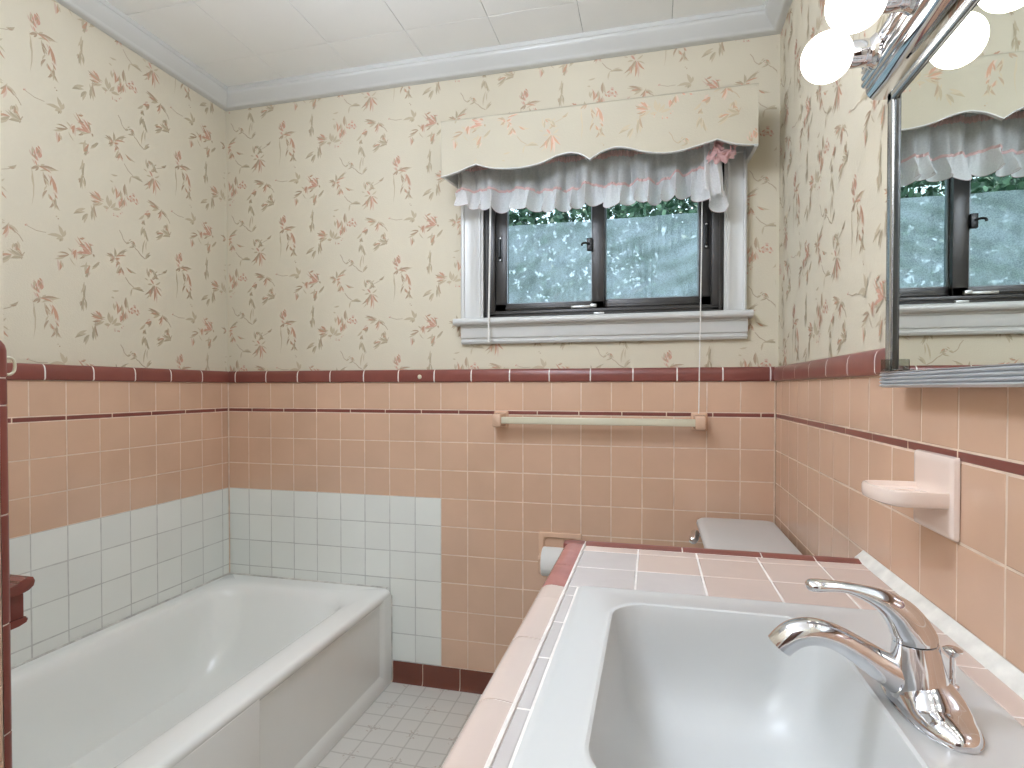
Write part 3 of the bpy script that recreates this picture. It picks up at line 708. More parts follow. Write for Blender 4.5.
# gathered tail and pink rosette at the right end
def f_tail(x, t):
    u = (x-.150)/.085
    z = 1.985-.170*t-.02*u*t+.007*math.sin(14*u)*t
    return (.158+.072*u*(.55+.45*t)+.006*math.sin(5*t+6*u)*t, VY-.026-.013*math.sin(11*u)*(.4+.6*t)-.008*t, z)
obj('gathered_tail', sheet(f_tail, .150, .235, 60, 12), RUFFLE, val)
ROS = sheer('pink_satin_rosette', (238,200,199), .99)
def petal(cx, cz, r0, a0, span, w, seed):
    def f(a, t):
        th = a0+span*a; r = r0*(1+.16*math.sin(7*a*PI+seed))+.010*t*(1-.4*a)
        return (cx+r*math.cos(th)*1.15, VY-.034-.030*math.sin(PI*min(1, t*.8+.1))*w-.010*(1-a), cz+r*math.sin(th)*.95-.012*t)
    return f
for cx, cz, r0, a0, span, w, sd in ((.216, 1.962, .010, .2, 4.6, 1.0, 0.), (.218, 1.960, .020, 2.4, 3.6, .8, 1.7), (.216, 1.958, .029, 4.2, 3.0, .55, 3.1), (.212, 1.954, .034, 3.4, 2.2, .35, 4.4)):
    obj('rosette_petal', sheet(petal(cx, cz, r0, a0, span, w, sd), 0, 1, 60, 6), ROS, val)
def f_loop(a, t):
    return (.222-.052*a+.010*t*math.sin(3*a), VY-.036-.022*math.sin(PI*a)-.006*t, 1.975-.062*a**1.4+(.016*math.sin(PI*a)+.010)*(t-.5)*2*.9)
obj('rosette_loop', sheet(f_loop, 0, 1, 24, 4), ROS, val)

# ------------------------------------------------------------------ blind cords
def cord(pts, lab, r, tassel=True):
    bm = BM(); tube(bm, catmull(pts, 6), r, 8)
    o = obj('pull_cord', bm, CORDM); tag(o, lab, 'cord')
cord([(-.585, D-.050, 1.95), (-.587, D-.054, 1.70), (-.590, D-.057, 1.50), (-.5915, D-.057, 1.435), (-.593, D-.054, 1.36), (-.593, D-.053, 1.345)], 'white pull cord hanging down the left side of the window', .0036)
cord([(.1605, D-.050, 1.95), (.158, D-.055, 1.65), (.1555, D-.057, 1.435), (.153, D-.058, 1.25), (.1515, D-.060, 1.12), (.1505, D-.060, 1.089)], 'thin white pull cord hanging down to the right end of the towel bar', .0019)

# ------------------------------------------------------------------ towel bar
tb = thing('towel_bar', 'cream towel bar on pink ceramic brackets, on the tile under the window', 'towel bar', (-.2, D, 1.055))
for x0, x1 in ((-.585, -.530), (.130, .184)):
    bm = BM(); xm = (x0+x1)/2
    rs = []
    for y, hw, z0, z1 in ((D+.001, .0275, 1.026, 1.090), (D-.006, .0275, 1.026, 1.090), (D-.010, .025, 1.029, 1.087), (D-.014, .020, 1.033, 1.083), (D-.04, .0180, 1.034, 1.080), (D-.068, .0175, 1.033, 1.080), (D-.074, .0165, 1.035, 1.078), (D-.076, .014, 1.038, 1.075)):
        rs.append([(p[0], y, p[1]) for p in rrect(xm-hw, xm+hw, z0, z1, .005, 0, 4)] if False else [(q[0], y, q[1]) for q in rrect(xm-hw, xm+hw, z0, z1, .005, 0, 4)])
    rings(bm, rs); obj('bracket', bm, PEACHC, tb)
bm = BM(); box(bm, (-.541, D-.070, 1.0445), (.142, D-.047, 1.0690), .0035, 3)
obj('rail', bm, CREAMP, tb)

# ------------------------------------------------------------------ recessed paper holder + roll
ph = thing('toilet_paper_holder', 'recessed peach ceramic paper holder in the back wall', 'toilet paper holder', (-.332, D, .56))
bm = BM()
x0, x1, z0, z1 = -.4135, -.2515, .482, .640
fr = [rrect(x0, x1, z0, z1, .008, 0, 5), rrect(x0, x1, z0, z1, .008, 0, 5), rrect(x0+.003, x1-.003, z0+.003, z1-.003, .008, 0, 5), rrect(x0+.017, x1-.017, z0+.017, z1-.017, .012, 0, 5), rrect(x0+.021, x1-.021, z0+.021, z1-.021, .012, 0, 5), rrect(x0+.024, x1-.024, z0+.026, z1-.024, .016, 0, 5)]
ys = [D+.004, D-.009, D-.012, D-.012, D-.008, D-.001]
rings(bm, [[(p[0], y, p[1]) for p in r] for r, y in zip(fr, ys)], cap0=True, cap1=True)
obj('ceramic_frame', bm, PEACHC, ph)
bm = BM()
bm.free()
for xa, xb in ((x0+.012, x0+.022), (x1-.022, x1-.012)):
    bm = BM()
    prism(bm, [(D-.004, .540), (D-.062, .545), (D-.070, .548), (D-.073, .556), (D-.070, .564), (D-.062, .567), (D-.004, .572)], xa, xb, 'x')
    obj('post', bm, PEACHC, ph)
bm = BM(); rings(bm, [circ((x, D-.0605, .556), .008, 14, (0,1,0), (0,0,1)) for x in (x0+.018, x1-.018)])
obj('roller', bm, CREAMP, ph)
roll = thing('toilet_paper_roll', 'white toilet paper roll in the recessed holder beyond the counter', 'toilet paper', (-.332, D-.058, .556))
bm = BM(); cx0, cx1, cy, cz = -.3855, -.2795, D-.0605, .5470
rings(bm, [circ((x, cy, cz), r, 40, (0,1,0), (0,0,1)) for x, r in ((cx0, .019), (cx0, .050), (cx0+.002, .0515), (cx1-.002, .0515), (cx1, .050), (cx1, .019))], cap0=False, cap1=False)
obj('tissue', bm, PAPERROLL, roll)
bm = BM(); rings(bm, [circ((x, cy, cz), r, 30, (0,1,0), (0,0,1)) for x, r in ((cx0+.001, .0195), (cx1-.001, .0195), (cx1-.001, .0175), (cx0+.001, .0175))], cap0=False, cap1=False, loop=True)
obj('core', bm, CARD, roll)

# small things on the tile
bm = BM(); lathe(bm, (-.887, D-.0095, 1.2195), [(.0085, 0), (.0085, .0015), (.007, .003), (.003, .0035), (.0028, .006), (0, .0062)], 16, 'y', sgn=-1)
tag(obj('wall_plug', bm, CREAMP), 'small cream plug stuck on the mauve cap tiles above the tub', 'wall plug')
bm = BM(); hx = -.9255
tube(bm, catmull([(hx, YN+.003, 1.2185), (hx, .632, 1.2200), (hx, .6375, 1.217), (hx, .6395, 1.209), (hx, .638, 1.200), (hx, .633, 1.1955), (hx, .628, 1.195)], 5), .0022, 8)
box(bm, (hx-.004, YN+.003, 1.192), (hx+.004, YN+.006, 1.229), .001)
tag(obj('curtain_hook', bm, CREAMP), 'cream plastic hook on the mauve edge of the wing wall', 'hook')

# mauve ceramic soap holder on the wing wall, over the tub
sh = thing('ceramic_soap_holder', 'mauve ceramic soap holder on the wing wall above the tub', 'soap holder', (-1.03, YN, .84))
xa, xb = -1.10, -.953; Y0 = YN+.002
bm = BM(); box(bm, (xa, Y0, .800), (xb, Y0+.012, .872), .004)
box(bm, (xa+.006, Y0+.01, .808), (xb-.006, Y0+.022, .856), .004)
for x in (xa+.004, xb-.018): box(bm, (x, Y0+.008, .806), (x+.014, Y0+.049, .860), .004)
obj('back_plate', bm, MAUVEC, sh)
bm = BM()
pr = [(Y0+.004, .852), (Y0+.045, .853), (Y0+.055, .856), (Y0+.062, .861), (Y0+.064, .868), (Y0+.061, .875), (Y0+.053, .878), (Y0+.045, .876), (Y0+.040, .871), (Y0+.020, .870), (Y0+.012, .874), (Y0+.004, .877)]
rings(bm, [[(x, Y0+(y-Y0)*s, .864+(z-.864)*s) for y, z in pr] for x, s in ((xa, .9), (xa+.003, 1), (xb-.003, 1), (xb, .9))])
obj('shelf', bm, MAUVEC, sh)
bm = BM(); pr = [(Y0+.004, .803), (Y0+.040, .805), (Y0+.051, .808), (Y0+.053, .812), (Y0+.050, .816), (Y0+.04, .8165), (Y0+.004, .816)]
rings(bm, [[(x, Y0+(y-Y0)*s, z) for y, z in pr] for x, s in ((xa, .95), (xa+.003, 1), (xb-.003, 1), (xb, .95))])
obj('lower_lip', bm, MAUVEC, sh)
# ------------------------------------------------------------------ bathtub
tub = thing('bathtub', 'white enamelled bathtub with recessed apron, along the left wall', 'bathtub', (-1.4, 1.35, 0))
bx0, bx1, by0, by1 = XL+.001, -1.022, YN+.006, D-.002
bm = BM()
R = [rrect(bx0, bx1, by0, by1, .004, 0.), rrect(bx0, bx1, by0, by1, .004, .335), rrect(bx0, bx1+.006, by0, by1, .008, .342), rrect(bx0, bx1+.010, by0, by1, .014, .352),
     rrect(bx0, bx1+.008, by0, by1, .018, .362), rrect(bx0+.001, bx1+.002, by0+.001, by1-.001, .02, .369), rrect(bx0+.004, bx1-.008, by0+.004, by1-.004, .02, .372),
     rrect(bx0+.03, bx1-.055, by0+.06, by1-.06, .08, .3725),
     rrect(-1.722, -1.098, .72, 1.985, .13, .3705), rrect(-1.714, -1.112, .73, 1.972, .13, .366), rrect(-1.706, -1.126, .742, 1.958, .125, .355), rrect(-1.700, -1.137, .752, 1.946, .12, .335),
     rrect(-1.690, -1.150, .770, 1.915, .115, .26), rrect(-1.678, -1.166, .79, 1.872, .11, .17), rrect(-1.664, -1.182, .81, 1.825, .105, .105), rrect(-1.645, -1.202, .83, 1.785, .10, .075), rrect(-1.60, -1.245, .87, 1.73, .08, .062), rrect(-1.52, -1.32, 1.0, 1.6, .06, .058)]
rings(bm, R, cap0=True, cap1=True)
obj('tub_shell', bm, ENAMEL, tub)
bm = BM(); box(bm, (-1.05, by0, .0), (-1.0125, 1.286, .349), .004, 3)
obj('apron_panel', bm, ENAMEL, tub)
bm = BM()
pr = [(-1.05, 2.066), (-1.0125, 2.066), (-1.0122, 2.012), (-1.0130, 2.004), (-1.0160, 1.994), (-1.0205, 1.984), (-1.024, 1.975), (-1.05, 1.975)]
prism(bm, pr, 0, .349, 'z'); obj('apron_end', bm, ENAMEL, tub)
bm = BM(); prism(bm, [(-1.05, 0), (-1.0125, 0), (-1.0128, .03), (-1.016, .045), (-1.024, .062), (-1.05, .062)], 1.27, 2.03, 'y'); obj('apron_base', bm, ENAMEL, tub)
bm = BM(); lathe(bm, (-1.42, .80, .082), [(.034, 0), (.034, .003), (.028, .005), (.010, .004), (0, .004)], 24, 'z'); obj('drain', bm, CHROME, tub)
bm = BM(); lathe(bm, (-1.42, .762, .27), [(.036, 0), (.036, .004), (.030, .008), (0, .010)], 24, 'y'); obj('overflow_plate', bm, CHROME, tub)
bm = BM()
tube(bm, [(XL+.004, YN+.02, .374), (XL+.004, D-.004, .374), ], .0036, 8); tube(bm, [(XL+.004, D-.004, .374), (-1.03, D-.004, .374)], .0036, 8)
tube(bm, [(-1.012, D-.0055, z) for z in (.0, .1, .2, .345)], .003, 6)
obj('caulk_bead', bm, mat('mildewed_caulk', (206,204,196), .7, var=.25, vscale=25), tub)

# ------------------------------------------------------------------ toilet (mostly behind the counter)
to = thing('toilet', 'white toilet with chrome flush lever, in the corner beyond the vanity', 'toilet', (.1, 1.77, 0))
bm = BM()
lid = [(.152, .386, 1.520, 2.022, .030, .711), (.146, .389, 1.514, 2.027, .034, .714), (.144, .390, 1.512, 2.028, .036, .720), (.146, .389, 1.514, 2.027, .036, .729), (.153, .386, 1.520, 2.021, .034, .7345), (.166, .378, 1.532, 2.008, .03, .7365), (.22, .33, 1.6, 1.94, .03, .7375)]
rings(bm, [rrect(*a) for a in lid]); obj('tank_lid', bm, PORC, to)
bm = BM()
rings(bm, [rrect(.20, .385, 1.56, 1.98, .04, .385), rrect(.188, .385, 1.55, 1.99, .04, .40), rrect(.172, .386, 1.537, 2.003, .035, .52), rrect(.164, .387, 1.529, 2.011, .034, .712)]); obj('tank', bm, PORC, to)
def oval(x0, x1, yw, z, n=44):
    cx, a = (x0+x1)/2, (x1-x0)/2
    return [(cx+a*math.cos(2*PI*i/n), 1.77+yw*math.sin(2*PI*i/n)*(1-.12*(-math.cos(2*PI*i/n))), z) for i in range(n)]
bm = BM()
rings(bm, [oval(-.12, .30, .125, 0), oval(-.12, .30, .125, .02), oval(-.10, .28, .105, .06), oval(-.12, .28, .110, .18), oval(-.21, .27, .155, .29), oval(-.262, .25, .182, .36), oval(-.268, .25, .186, .392), oval(-.258, .24, .178, .396), oval(-.215, .13, .130, .392), oval(-.20, .12, .120, .34), oval(-.12, .08, .07, .22)])
box(bm, (.12, 1.60, .30), (.37, 1.94, .39), .03)
obj('bowl', bm, PORC, to)
bm = BM(); rings(bm, [oval(-.272, .16, .188, .398), oval(-.276, .16, .190, .404), oval(-.274, .16, .189, .413), oval(-.262, .15, .180, .418)]); obj('seat', bm, PORC, to)
bm = BM(); rings(bm, [oval(-.268, .17, .186, .419), oval(-.272, .17, .188, .425), oval(-.268, .17, .186, .434), oval(-.24, .15, .165, .440)]); obj('seat_lid', bm, PORC, to)
bm = BM()
lathe(bm, (.166, 1.955, .694), [(.015, 0), (.015, .004), (.010, .008), (.010, .014)], 18, 'x', sgn=-1)
rings(bm, [[(.138+dx+a*math.cos(t)*.014, 1.955-u, .694-.05*u+b*1.15*math.sin(t)) for t in [2*PI*i/12 for i in range(12)]] for u, a, b, dx in ((-.014, .3, .004, 0), (-.010, 1, .009, 0), (.01, 1.1, .011, -.001), (.04, 1, .010, -.005), (.068, 1.1, .011, -.010), (.082, .9, .009, -.012), (.086, .3, .003, -.012))])
obj('flush_lever', bm, CHROME, to)

# ------------------------------------------------------------------ vanity: cabinet, tiled counter, sink, faucet
CZ = .840; CY0, CY1 = .125, 1.245
cab = thing('vanity_cabinet', 'painted vanity cabinet under the tiled counter', 'cabinet', (.12, .68, 0))
bm = BM(); box(bm, (-.155, CY0+.015, .09), (-.137, CY1-.02, .788)); box(bm, (-.137, CY0+.015, .09), (XR-.012, CY0+.033, .788)); box(bm, (-.137, CY1-.038, .09), (XR-.012, CY1-.02, .788)); box(bm, (-.137, CY0+.03, .09), (XR-.012, CY1-.03, .108)); box(bm, (-.09, CY0+.03, 0), (XR-.02, CY1-.035, .09))
obj('carcass', bm, CABM, cab, False)
for i in range(4):
    y0 = CY0+.03+i*.2665; y1 = y0+.2565
    bm = BM(); box(bm, (-.174, y0, .12), (-.1545, y1, .765), .004); box(bm, (-.178, y0+.05, .17), (-.172, y1-.05, .715), .003)
    d = obj('door', bm, CABM, cab)
    bm = BM(); ky = y1-.03 if i % 2 == 0 else y0+.03
    lathe(bm, (-.174, ky, .66), [(.006, 0), (.006, .012), (.014, .016), (.015, .022), (.009, .027), (0, .028)], 16, 'x', sgn=-1); obj('knob', bm, CHROME, d)

ct = thing('tiled_counter', 'pale pink tiled vanity counter with worn mauve end trim', 'counter', (.12, .68, .8))
bm = BM(); tl = {}
# substrate with the sink cut-out
for a, b, c, d in ((-.176, -.1165, CY0+.012, CY1-.012), (.352, XR-.0125, CY0+.012, CY1-.012), (-.1165, .352, .9435, CY1-.012), (-.1165, .352, CY0+.012, .3980)):
    box(bm, (a, c, .792), (b, d, CZ-.0012), mi=2)
xs = [-.1395, -.0280, .0865, .2009, .309, XR-.004]
tiles(bm, tl, (0,0,CZ), (1,0,0), (0,1,0), (0,0,1), xs, [.948, 1.0565, 1.165, 1.2005], gap=.0028, pick=lambda i, j: 1 if (i == 0 or (i == 1 and j == 0)) and j < 2 else 0)  # whiter back-left tiles carry the painted glare
tiles(bm, tl, (0,0,CZ), (1,0,0), (0,1,0), (0,0,1), [-.1395, -.1215], [CY0+.045, .240, .352, .461, .572, .688, .798, .906, .948], gap=.003, mi=1)
tiles(bm, tl, (0,0,CZ), (1,0,0), (0,1,0), (0,0,1), [.3565, XR-.004], [CY0+.045, .252, .361, .470, .569, .679, .788, .886, .948], gap=.0028)
tiles(bm, tl, (0,0,CZ), (1,0,0), (0,1,0), (0,0,1), xs, [CY0+.045, .284, .392], gap=.0028)
tinted('field_tiles', bm, tl, [PINK_T, PINK_W, GROUT_W], ct)
def nose(pts): return pts
NP = [(-.006, -.046), (.0435, -.046), (.0460, -.043), (.0465, -.020), (.0455, -.011), (.0415, -.0035), (.0350, .0010), (.0250, .0028), (.0150, .0020), (.0010, .0003), (-.0005, -.006)]   # outward, up
bm = BM(); tl = {}
yj = [CY0, .276, .4265, .577, .733, .881, .940, 1.052, 1.203]
for k, (a, b) in enumerate(zip(yj[:-1], yj[1:])):
    n0 = len(bm.faces); v = 1+random.uniform(-.04, .04); mi = 0 if k < 6 else 1
    g = .0013
    rs = [[(-.1405-n*s, yy, CZ+z) for n, z in NP] for yy, s in ((a+(g if k != 5 else 0.0002), .975), (a+g+.002, 1), (b-g-.002, 1), (b-(g if k != 4 else .0002), .975))]
    rings(bm, rs, mi=mi); bm.faces.ensure_lookup_table()
    for f in bm.faces[n0:]: tl[f] = v
rings(bm, [[(-.1405-n*.965, yy, CZ+z-.0012) for n, z in NP] for yy in (CY0+.002, 1.203)], mi=2)
tinted('front_bullnose', bm, tl, [PINK_T, MAUVE_W, GROUT_W], ct)
bm = BM(); tl = {}
xj = [-.187, -.1405, .060, .2115, .309, XR-.006]
for a, b in zip(xj[:-1], xj[1:]):
    n0 = len(bm.faces); v = 1+random.uniform(-.08, .08)
    rs = [[(xx, 1.2018+n*s*.95, CZ+z) for n, z in NP] for xx, s in ((a+.0013, .975 if a > -.18 else .80), (a+(.0033 if a > -.18 else .012), 1), (b-.0033, 1), (b-.0013, .975))]
    rings(bm, rs); bm.faces.ensure_lookup_table()
    for f in bm.faces[n0:]: tl[f] = v
rings(bm, [[(xx, 1.2018+n*.915, CZ+z-.0012) for n, z in NP] for xx in (-.150, XR-.006)], mi=1)
tinted('end_bullnose', bm, tl, [MAUVE, GROUT_W], ct)
bm = BM()
tube(bm, [(-.1405, y, CZ-.0002) for y in (CY0+.01, .5, .9, 1.203)], .0030, 6)
obj('grout_line', bm, GROUT_W, ct)
bm = BM(); prism(bm, [(XR-.0005, CZ-.004), (XR-.0005, CZ+.016), (XR-.004, CZ+.0125), (XR-.010, CZ+.0065), (XR-.0155, CZ+.0015), (XR-.0165, CZ-.004)], CY0+.02, 1.243, 'y')
obj('caulk_bead', bm, CAULK, ct)

sk = thing('drop_in_sink', 'white rectangular drop-in sink set in the tiled counter', 'sink', (.12, .671, .84))
bm = BM(); sx0, sx1, sy0, sy1 = -.1190, .3545, .395, .9465
R = [rrect(sx0+.004, sx1-.004, sy0+.004, sy1-.004, .012, .815), rrect(sx0+.004, sx1-.004, sy0+.004, sy1-.004, .012, CZ-.001), rrect(sx0, sx1, sy0, sy1, .014, CZ+.0002), rrect(sx0, sx1, sy0, sy1, .014, CZ+.0022), rrect(sx0+.002, sx1-.002, sy0+.002, sy1-.002, .014, CZ+.0036), rrect(sx0+.010, sx1-.010, sy0+.010, sy1-.010, .02, CZ+.0040),
     rrect(-.068, .240, .456, .884, .056, CZ+.0042), rrect(-.0625, .2345, .4605, .8795, .054, CZ+.0075), rrect(-.0595, .2315, .4635, .8765, .052, CZ+.0085), rrect(-.0560, .2280, .467, .873, .050, CZ+.0070), rrect(-.0535, .2255, .4695, .8705, .048, CZ+.001), rrect(-.0505, .2225, .4725, .8675, .047, CZ-.010),
     rrect(-.0455, .2175, .4775, .8625, .048, CZ-.040), rrect(-.039, .211, .484, .856, .050, CZ-.075), rrect(-.029, .201, .494, .846, .054, CZ-.105), rrect(-.014, .186, .512, .828, .058, CZ-.128), rrect(.008, .164, .54, .80, .06, CZ-.143), rrect(.036, .136, .59, .75, .048, CZ-.151),
     rrect(.064, .108, .649, .693, .0215, CZ-.155), rrect(.067, .105, .652, .690, .0185, CZ-.170)]
rings(bm, R, cap0=False); obj('basin', bm, PORC, sk)
bm = BM(); lathe(bm, (.086, .671, CZ-.1555), [(.0235, 0), (.0235, .002), (.019, .0028), (.0185, -.002), (.0165, -.003), (.0165, .004), (.012, .0075), (0, .008)], 24, 'z'); obj('drain_stopper', bm, CHROME, sk)

# ------------------------------------------------------------------ faucet
FY = .671; FZ = CZ+.0042
fa = thing('single_lever_faucet', 'polished chrome single lever faucet on the sink deck', 'faucet', (.285, FY, FZ))
bm = BM(); rs = []
for k in range(41):
    q = -PI/2+PI*k/40; yy = FY-.003+.078*math.sin(q)
    s = max(0., math.cos(q))**.92; w = .0010+.0310*s; d = abs(yy-FY)/.078
    h = .0008+.0175*s**.8+.016*max(0., 1-(d/.55)**2)
    prof = [(.2768-w*math.cos(PI*i/18), yy, FZ+.0024+h*math.sin(PI*i/18)**.9) for i in range(19)]
    rs.append([(.2768-w*1.05, yy, FZ+.0002), (.2768-w*1.05, yy, FZ+.0020)]+prof+[(.2768+w*1.05, yy, FZ+.0020), (.2768+w*1.05, yy, FZ+.0002)])
rings(bm, rs, closed=True); obj('base_plate', bm, CHROME, fa)
bm = BM()
def ell(c, a, b, tilt=0., n=28):
    """horizontal-ish ellipse in the faucet's own plane: a across x, b across y."""
    ct_, st_ = math.cos(tilt), math.sin(tilt)
    return [(c[0]+a*math.cos(2*PI*i/n)*ct_, FY+b*math.sin(2*PI*i/n), c[1]+a*math.cos(2*PI*i/n)*st_) for i in range(n)]
rings(bm, [ell((.2722, FZ+.004), .0300, .0320), ell((.2722, FZ+.012), .0296, .0310), ell((.2712, .864), .0280, .0288), ell((.2697, .876), .0265, .0262), ell((.2685, .890), .0236, .0238), ell((.2672, .9098), .0206, .0211, .05), ell((.267, .9108), .0192, .0197, .05)])
obj('body', bm, CHROME, fa)
def sweep(secs, n=26, sq=1.):
    """secs: (x, z, dirx, dirz, half thickness, half width)."""
    rs = []
    for x, z, dx, dz, hh, hw in secs:
        L = math.hypot(dx, dz); nx_, nz_ = -dz/L, dx/L
        rs.append([(x+nx_*hh*math.sin(2*PI*i/n), FY+hw*math.cos(2*PI*i/n), z+nz_*hh*math.sin(2*PI*i/n)) for i in range(n)])
    return rs
def smooth(secs, k=5):
    P = [Vector(s) for s in (x[:3] for x in secs)]
    cols = list(zip(*secs)); out = []
    n = len(secs)
    for i in range(n-1):
        for j in range(k):
            t = j/k; v = []
            for c in cols:
                a = c[i-1] if i else 2*c[0]-c[1]; b_, c_ = c[i], c[i+1]; d = c[i+2] if i+2 < n else 2*c[-1]-c[-2]
                v.append(.5*((2*b_)+(c_-a)*t+(2*a-5*b_+4*c_-d)*t*t+(3*b_-a-3*c_+d)*t**3))
            out.append(tuple(v))
    out.append(secs[-1]); return out
bm = BM()
sp = [(.262, .866, -.85, .5, .0200, .0195), (.246, .8755, -.85, .5, .0178, .0180), (.232, .8835, -.84, .54, .0158, .0166), (.211, .8965, -.84, .52, .0138, .0150), (.190, .9070, -.92, .36, .0133, .0146), (.170, .9105, -1, .0, .0142, .0150), (.153, .9065, -.9, -.45, .0150, .0152), (.1425, .8985, -.72, -.72, .0147, .0150), (.136, .8915, -.62, -.80, .0140, .0145)]
rs = sweep(smooth(sp))
e = sp[-1]
rs += sweep([(e[0]+.0004, e[1]-.0006, -.62, -.8, .0126, .013), (e[0]+.003, e[1]+.003, -.62, -.8, .0118, .0122), (e[0]+.005, e[1]+.006, -.62, -.8, .002, .002)])
rings(bm, rs); obj('spout', bm, CHROME, fa)
bm = BM()
lv = [(.2667, .9118, -.06, 1, .0206, .0211), (.2660, .9170, -.14, 1, .0204, .0210), (.2610, .9260, -.45, .9, .0192, .0200), (.2515, .9390, -.72, .69, .0165, .0178), (.2370, .9500, -.9, .43, .0120, .0148), (.2200, .9570, -.96, .25, .0080, .0115), (.2020, .9612, -.98, .14, .0056, .0096), (.1860, .9618, -1, -.05, .0058, .0105), (.1740, .9612, -1, -.12, .0066, .0112), (.1655, .9608, -1, -.1, .0058, .0090), (.1618, .9608, -1, -.1, .0018, .0030)]
rings(bm, sweep(smooth(lv))); obj('lever_handle', bm, CHROME, fa)
bm = BM(); lathe(bm, (.3010, FY, FZ+.012), [(.006, 0), (.006, .012), (.0028, .014), (.0028, .042), (.0045, .0435), (.0085, .0475), (.0088, .0495), (.006, .0512), (0, .0515)], 18, 'z'); obj('lift_rod', bm, CHROME, fa)

# ------------------------------------------------------------------ soap dish on the right wall
sd = thing('ceramic_soap_dish', 'pale pink ceramic soap dish on the tile under the mirror', 'soap dish', (XR, .935, 1.02))
bm = BM(); y0, y1, z0, z1 = .8840, 1.0075, .966, 1.0805
rings(bm, [[(x, p[0], p[1]) for p in rrect(y0+i, y1-i, z0+i, z1-i, .004+i*.3, 0, 5)] for x, i in ((XR-.001, 0), (XR-.003, 0), (XR-.0072, .0015), (XR-.0092, .005), (XR-.0095, .012))])
obj('wall_plate', bm, PINKC, sd)
def dish(f, z):
    """outline of the little shelf seen from above: straight sides, rounded corners, gently bowed front."""
    xw = XR-.009; c = (.945, xw)
    pts = [(.8925, 0), (.8925, .042), (.894, .054), (.899, .064), (.908, .071), (.921, .076), (.936, .079), (.952, .0805), (.967, .081), (.980, .080), (.990, .077), (.996, .070), (.9975, .058), (.9975, 0)]
    return [(xw-d*f, c[0]+(y-c[0])*f, z) for y, d in pts]
bm = BM()
rings(bm, [dish(.84, 1.0075), dish(.93, 1.0080), dish(.98, 1.0105), dish(1., 1.015), dish(1., 1.0265), dish(.985, 1.0300), dish(.95, 1.0310), dish(.92, 1.0300), dish(.88, 1.0235), dish(.80, 1.0215)])
obj('dish', bm, PINKC, sd)
bm = BM()
for yy in (.925, .9425, .960): box(bm, (XR-.062, yy-.002, 1.0205), (XR-.025, yy+.002, 1.0245), .001)
obj('rib', bm, PINKC, sd)

# ------------------------------------------------------------------ mirrored medicine cabinet
MX = .374; MY0, MY1, MZ0, MZ1 = .22, 1.052, 1.176, 1.6545
mc = thing('medicine_cabinet', 'mirror-fronted cabinet with ribbed aluminium bottom rail, under the vanity light', 'mirror cabinet', (XR, .63, 1.176))
bm = BM(); box(bm, (MX+.006, MY0+.002, MZ0+.002), (XR-.0105, MY1-.002, MZ1-.002), .001); obj('case', bm, mat('white_steel_case', (226,228,226), .35), mc)
bm = BM()
pr = [(MX+.010, MY1), (MX-.002, MY1), (MX-.0035, MY1-.002), (MX-.0035, MY1-.016), (MX-.002, MY1-.0185), (MX+.001, MY1-.0195), (MX+.010, MY1-.0195)]
prism(bm, pr, MZ0+.012, MZ1, 'z'); obj('side_frame', bm, ALU, mc)
bm = BM(); pr = [(MX+.010, MY1-.0195), (MX+.0005, MY1-.0195), (MX+.0025, MY1-.028), (MX+.0022, MY1-.036), (MX-.0005, MY1-.0425), (MX-.0005, MY1-.0445), (MX+.010, MY1-.0445)]
prism(bm, pr, MZ0+.024, MZ1-.004, 'z'); obj('door_channel', bm, DARKALU, mc)  # dark tone painted in for chrome reflecting dark surroundings
bm = BM()
prism(bm, [(MX+.010, MZ1-.016), (MX-.002, MZ1-.016), (MX-.0035, MZ1-.014), (MX-.0035, MZ1-.002), (MX-.002, MZ1), (MX+.010, MZ1)], MY0, MY1, 'y'); obj('top_frame', bm, ALU, mc)
bm = BM(); prism(bm, [(MX+.010, MZ1-.020), (MX-.001, MZ1-.020), (MX-.001, MZ1-.016), (MX+.010, MZ1-.016)], MY0+.01, MY1-.03, 'y'); obj('top_channel', bm, DARKALU, mc)
bm = BM()
pr = [(MX+.010, MZ0), (MX-.006, MZ0)]
for k in range(4):
    z = MZ0+.0008+k*.0056; pr += [(MX-.0095, z+.0008), (MX-.0112, z+.0024), (MX-.0112, z+.0034), (MX-.0095, z+.0048), (MX-.0070, z+.0052)]
pr += [(MX-.010, MZ0+.0235), (MX-.0105, MZ0+.0248), (MX+.010, MZ0+.0252)]
prism(bm, pr, MY0, MY1, 'y'); obj('bottom_rail', bm, RAIL, mc)
bm = BM(); box(bm, (MX, MY0+.39, MZ0+.025), (MX+.005, MY1-.0445, MZ1-.018)); obj('mirror_door', bm, MIRROR, mc)
bm = BM(); box(bm, (MX+.0052, MY0+.01, MZ0+.025), (MX+.0095, MY0+.41, MZ1-.018)); obj('mirror_door', bm, MIRROR, mc)
bm = BM(); prism(bm, [(MX+.010, MY0+.02), (MX-.0035, MY0+.02), (MX-.0035, MY0), (MX+.010, MY0)], MZ0+.012, MZ1, 'z'); obj('side_frame', bm, ALU, mc)
bm = BM(); yy = MY1-.046
box(bm, (MX-.020, yy-.004, MZ0+.0255), (MX-.002, yy+.016, MZ0+.0285), .0008); box(bm, (MX-.020, yy+.0125, MZ0+.0255), (MX-.003, yy+.016, MZ0+.045), .0008)
lathe(bm, (MX-.011, yy+.005, MZ0+.0285), [(.003, 0), (.003, .004), (.0015, .006), (0, .006)], 10, 'z')
obj('door_pull', bm, CLEAR, mc)

